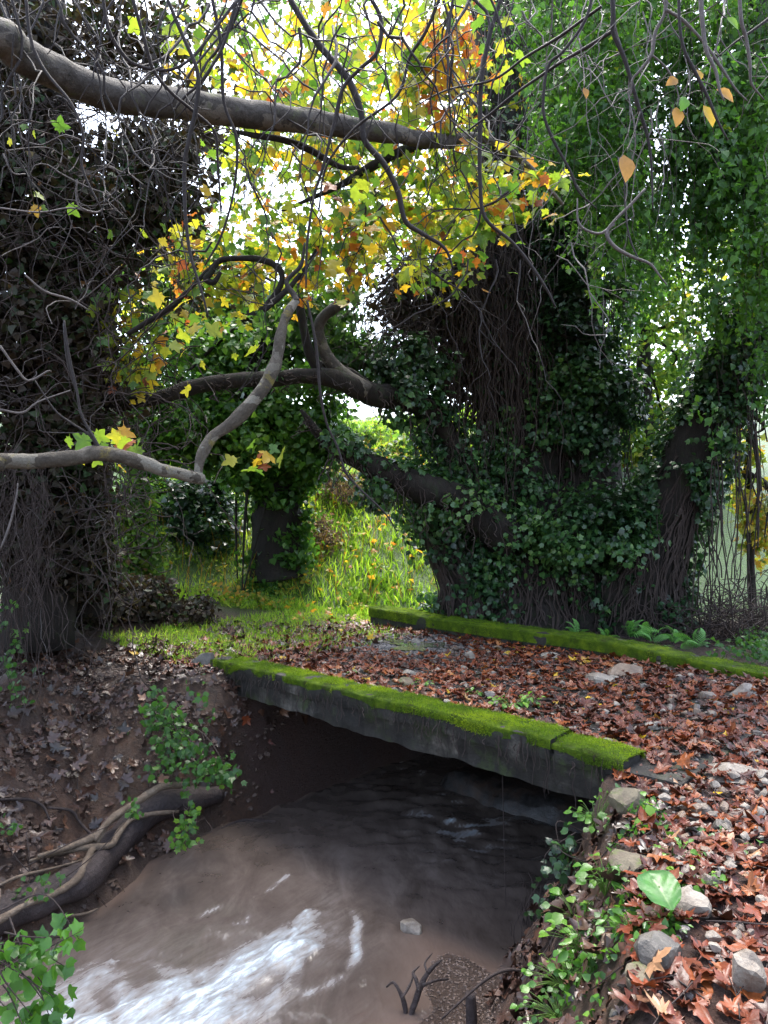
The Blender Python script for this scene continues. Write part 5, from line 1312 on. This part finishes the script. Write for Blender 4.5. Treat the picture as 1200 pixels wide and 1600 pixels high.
W_ = [
 (930, 1300, 'bright clump of small weeds at the kerb corner of the bank', 34, .16, .16, ROUND, .035, .07, .6),
 (1010, 1290, 'few-leaved seedling on tall stalks in front of the kerb corner', 6, .06, .15, ROUND, .06, .09, .6),
 (945, 1400, 'upright weed with rounded leaves at the bank edge left of the broad leaf', 20, .13, .18, ROUND, .05, .09, .5),
 (900, 1445, 'bright round-leaved weed leaning over the slope', 16, .14, .12, ROUND, .06, .10, .75),
 (910, 1490, 'straggling weed with pale green leaves low on the bank', 26, .18, .12, OVATE, .05, .09, .7),
 (880, 1545, 'dense small-leaved weed near the bottom of the slope', 40, .18, .10, ROUND, .03, .06, .55),
 (1060, 1345, 'feathery green weed above the broad leaf', 22, .12, .06, OVATE, .04, .07, .6),
 (1085, 1385, 'low bright green weed right of the light grey stone', 20, .12, .05, OVATE, .05, .08, .75),
 (1120, 1310, 'small weed in the leaves by the white stone', 14, .1, .05, ROUND, .04, .06, .5),
 (1185, 1335, 'weed cut by the right edge of the photo', 14, .1, .05, OVATE, .05, .08, .45),
 (800, 1108, 'green plant growing from the deck behind the oblong white stone', 20, .22, .10, ROUND, .05, .09, .6),
 (835, 1105, 'taller sprout beside the deck plant', 10, .10, .13, OVATE, .06, .10, .6),
 (660, 1075, 'sprig of green by the paired pale stones', 9, .10, .08, OVATE, .04, .07, .6),
 (545, 1055, 'tiny green tuft next to the near kerb', 8, .08, .06, ROUND, .04, .06, .6),
 (740, 1090, 'green sprig growing through leaves mid deck', 10, .10, .08, OVATE, .04, .07, .5),
 (1040, 1450, 'small weeds at the stalk of the broad leaf', 14, .12, .05, OVATE, .04, .07, .4),
 (985, 1460, 'grassy dark green weed left of the dark grey block', 18, .13, .06, OVATE, .06, .10, .25),
 (870, 1590, 'dark mossy weed at the bottom edge', 36, .18, .06, ROUND, .03, .05, .3),
 (1030, 1020, 'pale weed among ferns at the far kerb', 16, .15, .12, OVATE, .05, .08, .6),
 (640, 1010, 'green shoot on the deck near the puddled gravel', 8, .08, .05, ROUND, .04, .06, .6)]
for (u, v, lb_, n, r, h, tm, s0, s1, tb) in W_: plant(u, v, lb_, int(n * 1.25), r, h, tm, 'weed', s0 * .62, s1 * .85, tb=tb - .12)
# undergrowth behind the far kerb
k = 7000; ss_ = rng.uniform(-5, 1.2, k); tt_ = rng.uniform(3.8, 6.2, k); x_, y_ = xy(ss_, tt_); m = n2(x_, y_, 1.4, 3, 6) > -.12; x_, y_ = x_[m], y_[m]; k = len(x_)
p = np.column_stack([x_, y_, H(x_, y_) + rng.uniform(.01, .20, k)]); n_, t_ = orient(k, .9, np.tile([0, -1.0, 0], (k, 1)), .5, .2)
a = Acc(); scatter(a, [HEART[0], DIA[1]], p, n_, t_, rng.uniform(.03, .08, k), np.clip(.35 + rng.normal(size=k) * .25, 0, 1)); tag(a.build('undergrowth', M['ivy_bright'], None, 'stuff'), 'low green undergrowth behind the far kerb', 'undergrowth')
# moss and tiny cover on the right slope
k = 5200; x_ = rng.uniform(.2, 1.8, k); y_ = rng.uniform(2.0, 5.0, k); s_, t_ = st(x_, y_); z_ = H(x_, y_)
m = (s_ > .45 * t_ - .15) & (t_ < -.15) & (z_ > -1.15) & (n2(x_, y_, 2.2) + .25 * sst(-.9, -.2, z_) > .02); x_, y_, z_ = x_[m], y_[m], z_[m]
p = np.column_stack([x_, y_, z_ + rng.uniform(.005, .06, len(x_))]); n_, t_ = orient(len(p), .9, np.tile([-.5, -.5, 0], (len(p), 1)), .6, .2)
a = Acc(); scatter(a, HEART, p, n_, t_, rng.uniform(.018, .042, len(p)), np.clip(.3 + rng.normal(size=len(p)) * .25, 0, 1)); tag(a.build('ground_cover', M['weed'], None, 'stuff'), 'small-leaved green ground cover on the right bank edge', 'ground cover')
# ferns by the far kerb
def frond(L, seed):
    r = np.random.default_rng(seed); acc = Acc(); m = 15
    c = np.array([[0, L * i / m, .42 * L * math.sin(i / m * 2.3)] for i in range(m + 1)])
    V, T, Q = tube(c, np.linspace(.003, .001, m + 1), 4, 1, cap=False); acc.add(V, T, Q, .2)
    for i in range(2, m + 1):
        w = L * .22 * math.sin(math.pi * (i / (m + 1)) ** .7) + .008
        for sd_ in (-1, 1):
            b = c[i]; tip = b + np.array([sd_ * w, w * .35, -.15 * w]); q = L / m * .42
            acc.add([b + [0, -q, 0], (b + tip) / 2 + [0, -q, .004], tip, (b + tip) / 2 + [0, q, .004], b + [0, q, 0]], [[0, 1, 4], [1, 3, 4], [1, 2, 3]], None, .3 + .6 * r.random())
    me = make_mesh('frond', np.concatenate(acc.V), np.concatenate(acc.T), np.concatenate(acc.Q), np.concatenate(acc.c), False); me.materials.append(M['fern']); return me
FR = [frond(.22, 1), frond(.18, 2), frond(.26, 3)]
for (u, v, lb_, nf, sc_) in ((905, 1003, 'small bright fern at the middle of the far kerb', 6, .8), (990, 1003, 'tall upright fern behind the far kerb', 8, 1.15), (1022, 1010, 'spreading fern right of the tall fern', 7, 1.0), (1060, 1012, 'low pale fern near the brush pile', 6, .85), (1095, 1020, 'drooping fern at the right end of the far kerb', 6, .9), (950, 1008, 'tiny fern between the bright and tall ferns', 4, .6)):
    d = 1.66 / ((v - 800) / F); q = np.array([(u - 600) / F * d, d + .12, 0]); q[2] = max(zg(q[0], q[1]), -.02)
    o = thing('fern', lb_, 'fern', q, 'ferns along the far kerb')
    for i in range(nf + 4):
        f = bpy.data.objects.new('frond', FR[int(rng.integers(0, 3))]); COL.objects.link(f); f.parent = o
        f.rotation_euler = (rng.uniform(-.1, .9), rng.normal() * .5, rng.uniform(0, 6.28)); f.scale = [sc_ * rng.uniform(.8, 1.2)] * 3
# ivy bush on the left bank under the bridge end
def ivy_spray(label, blobs, mat, smin, smax, base, stems, tb=.4, limit=300, name='ivy_bush', tm=IVY, cat='ivy'):
    o = thing(name, label, cat, base)
    pos, out = [], []
    for bl in blobs:
        p, d = blob(*bl); pos.append(p); out.append(d)
    pos = np.concatenate(pos); out = np.concatenate(out)
    pos[:, 2] = np.maximum(pos[:, 2], np.maximum(H(pos[:, 0], pos[:, 1]) + .03, WATER + .02))
    n_, t_ = orient(len(pos), .7, np.tile([0, -1.0, 0], (len(pos), 1)), .8, .7)
    leaves_as_parts(o, 'ivy_leaf', M[mat], tm, pos, n_, t_, rng.uniform(smin, smax, len(pos)), np.clip(tb + rng.normal(size=len(pos)) * .22, 0, 1), limit, 'foliage')
    a = Acc()
    for i in range(stems):
        e = pos[rng.integers(0, len(pos))]; b = np.array(base) + rng.normal(size=3) * .1; V, T, Q = tube([b, (b + e) / 2 + rng.normal(size=3) * .06 + np.array([0, -.03, .05]), e], [.006, .004, .002], 4, 5, cap=False); a.add(V, T, Q)
    a.build('stems', M['vine'], o, 'stuff')
    return o
ivy_spray('glossy ivy bush hanging on the left bank under the bridge end', [(250, 1110, 26, 44, 7.0, .2, 110, 20, .06), (290, 1190, 55, 36, 6.7, .25, 170, 30, .06), (340, 1208, 36, 26, 6.7, .2, 90, 18, .05), (270, 1150, 36, 40, 6.9, .2, 90, 18, .06), (310, 1110, 50, 50, 7.1, .2, 40, 14, .08)], 'ivy_bright', .04, .095, hit(270, 1130), 30, .25)
ivy_spray('small leafy sprig below the twisted roots at the water', [(300, 1285, 16, 30, 6.1, .1, 34, 8, .04), (285, 1310, 18, 14, 6.0, .1, 30, 8, .03)], 'ivy_bright', .05, .08, hit(298, 1262), 8, .6, name='ivy_sprig')
ivy_spray('ivy growing at the near bottom left over the water', [(30, 1500, 40, 36, 3.75, .12, 40, 14, .05), (75, 1550, 45, 40, 3.7, .12, 34, 14, .05), (90, 1470, 22, 40, 3.8, .1, 26, 10, .04), (60, 1590, 60, 20, 3.65, .1, 24, 9, .05)], 'weed', .06, .12, P(-30, 1500, 3.8), 16, .3, name='ivy_vine')
ivy_spray('scrap of ivy on the root log at the left', [(60, 1385, 34, 12, 5.2, .1, 30, 8, .04), (215, 1258, 22, 12, 5.9, .1, 20, 6, .03), (10, 1290, 16, 14, 5.4, .1, 14, 4, .03)], 'ivy_bright', .04, .07, hit(60, 1390), 6, .4, name='ivy_sprig')
ivy_spray('light green creeper strands hanging on the far left bank', [(20, 1020, 30, 90, 6.8, .2, 90, 26, .05)], 'ivy_bright', .05, .08, P(0, 950, 6.9), 8, .3, name='ivy_vine')
ivy_spray('dark ivy hanging down the right bank wall', [(880, 1360, 24, 60, 4.6, .12, 70, 16, .05), (850, 1420, 22, 40, 4.6, .1, 36, 10, .05)], 'ivy', .04, .08, hit(915, 1330), 8, .3, name='ivy_vine')

# ================================================================== ROOTS, LOG, STICKS
def bank(pl, lifts, dd=0.0):
    o = []
    for (u, v), l in zip(pl, lifts if hasattr(lifts, '__len__') else [lifts] * len(pl)):
        q = hit(u, v); q[2] = max(q[2], WATER); q = q + (CAM - q) * 0.0; o.append(q + np.array([0, -l * .8, l * .6]))
    return np.array(o)
def px_r(path, dia): return np.interp(np.linspace(0, 1, len(path)), np.linspace(0, 1, len(dia)), dia) / 2 * path[:, 1] / F
pl = [(-40, 1450), (30, 1422), (90, 1396), (140, 1370), (175, 1330), (215, 1288), (255, 1262), (300, 1252), (345, 1244)]
lg = bank(pl, .05); o = thing('root_log', 'dark wet log lying along the left water edge', 'log', lg.mean(0)); V, T, Q = tube(lg, px_r(lg, [58, 56, 52, 48, 46, 46, 44, 40, 24]), 16, 6, .18, 5); obj('trunk', V, T, Q, M['log'], o)
rt = thing('twisted_roots', 'pale twisted roots draped over the dark wet log', 'roots', lg.mean(0) + np.array([0, -.1, .1]))
for pl, dia, l in (([(-20, 1470), (20, 1452), (60, 1428), (100, 1412), (138, 1388), (152, 1362), (165, 1335), (185, 1300), (222, 1272), (262, 1246), (300, 1240)], [18, 20, 10, 10, 15, 14, 12, 14, 15, 14, 10], 0.300 ),
                   ([(85, 1352), (130, 1338), (165, 1322), (190, 1298), (220, 1272)], [7, 10, 12, 11, 8], 0.320 ),
                   ([(70, 1358), (110, 1346), (150, 1338), (188, 1333), (200, 1315), (215, 1297), (240, 1287), (290, 1281)], [5, 8, 11, 12, 12, 10, 9, 6], 0.290 ),
                   ([(15, 1396), (50, 1380), (100, 1367), (145, 1354)], [4, 6, 5, 3], 0.240 ), ([(0, 1478), (22, 1420), (24, 1400)], [5, 5, 3], 0.260 ), ([(0, 1452), (38, 1446), (70, 1420), (80, 1400)], [4, 4, 4, 3], 0.300 ), ([(168, 1330), (182, 1308), (195, 1290), (215, 1278)], [8, 8, 7, 5], 0.350 )):
    q = bank(pl, l); V, T, Q = tube(q, px_r(q, dia) * .85, 10, 6, .22, 14); obj('root', V, T, Q, M['root'], rt)
def stick(pl, dia, label, l=.05, mat='twig', name='stick', cat='stick', paths=None, group=None):
    q = bank(pl, l) if paths is None else paths
    o = thing(name, label, cat, q[0], group); V, T, Q = tube(q, px_r(q, dia), 6, 5, .1, 15); obj('stem', V, T, Q, M[mat], o)
    return o
stick([(0, 1253), (45, 1252), (70, 1262), (82, 1285)], [4, 5, 5, 3], 'thin curved vine lying on the mud at the left edge', .06, 'vine', 'vine', 'vine')
stick([(80, 1265), (115, 1270), (130, 1290), (150, 1310)], [4, 5, 5, 4], 'short curved vine ending at the root log', .06, 'vine', 'vine', 'vine')
stick([(345, 1330), (380, 1315), (430, 1294)], [3, 5, 3], 'dark straight stick half sunk in the water by the left bank', .0, 'log')
stick([(100, 1436), (140, 1437), (160, 1436)], [5, 5, 3], 'grey stick jutting over the water below the roots', .1, 'root')
stick([(110, 1035), (85, 1000), (65, 1010), (95, 1060), (110, 1085)], [2, 2, 2, 2, 1], 'looping thin vine on the left slope', .08, 'vine', 'vine', 'vine')
stick([(830, 1052), (870, 1042), (900, 1046)], [3, 4, 2], 'pale twig lying on the deck leaves', .04, 'twig_pale')
stick([(1010, 1160), (1045, 1140), (1060, 1130)], [4, 4, 2], 'short tan twig on the track leaves', .04, 'root')
stick([(1042, 1525), (1075, 1548), (1095, 1562)], [3, 3, 2], 'brown twig on leaves right of the grey block', .04, 'twig')
stick([(540, 975), (552, 972), (562, 966)], [4, 4, 3], 'crooked dark twig at the left end of the far kerb', .03, 'twig')
# driftwood clump standing in the gravel
q0 = hit(637, 1590); o = thing('driftwood', 'dark branching driftwood snagged in the stream gravel', 'driftwood', q0)
d0 = q0[1]
for pl, dia in (([(637, 1610), (632, 1570), (622, 1545), (614, 1535), (604, 1542)], [9, 8, 6, 5, 3]), ([(637, 1600), (650, 1562), (660, 1535), (672, 1515), (690, 1500)], [9, 10, 9, 8, 3]), ([(655, 1550), (650, 1530), (645, 1520), (655, 1510)], [7, 6, 5, 2]), ([(660, 1540), (680, 1532), (700, 1530)], [6, 5, 3]), ([(628, 1560), (640, 1540), (648, 1520)], [4, 4, 2]), ([(668, 1520), (664, 1505), (675, 1490)], [4, 4, 2])):
    path = px_path(pl, d0 - .02, d0 + .1); V, T, Q = tube(path, px_r(path, dia), 7, 5, .2, 15); obj('branch', V, T, Q, M['log'], o)
q0 = hit(737, 1600); o = thing('stake', 'dark round stake standing at the foot of the right bank', 'stake', q0)
path = px_path([(738, 1625), (737, 1590), (735, 1552)], q0[1] - .02); V, T, Q = tube(path, px_r(path, [18, 18, 17]), 12, 5, .06, 8); obj('post', V, T, Q, M['log'], o)
stick(None, [3, 4, 5, 5, 4, 2], 'arched bramble stem over the stake', paths=px_path([(690, 1592), (725, 1560), (760, 1530), (790, 1516), (820, 1518), (845, 1532)], 3.95, 4.15), mat='vine', name='bramble', cat='bramble')
dv = thing('dry_stalks', 'thin dry stems hanging down the foot of the right bank', 'stems', hit(830, 1380))
a = Acc()
for _ in range(46):
    u = rng.normal(832, 24); v = rng.uniform(1360, 1480); p = hit(u + 12, v); pts = [p + np.array([-.02, -.05, .05])]
    for i in range(6): pts.append(pts[-1] + np.array([rng.normal() * .03, -.02 + rng.normal() * .02, -.09]))
    pts = np.array(pts); pts[:, 2] = np.maximum(pts[:, 2], H(pts[:, 0], pts[:, 1]) + .015); V, T, Q = tube(pts, rng.uniform(.002, .004), 4, 2, cap=False); a.add(V, T, Q)
a.build('stem', M['vine'], dv, 'stuff')
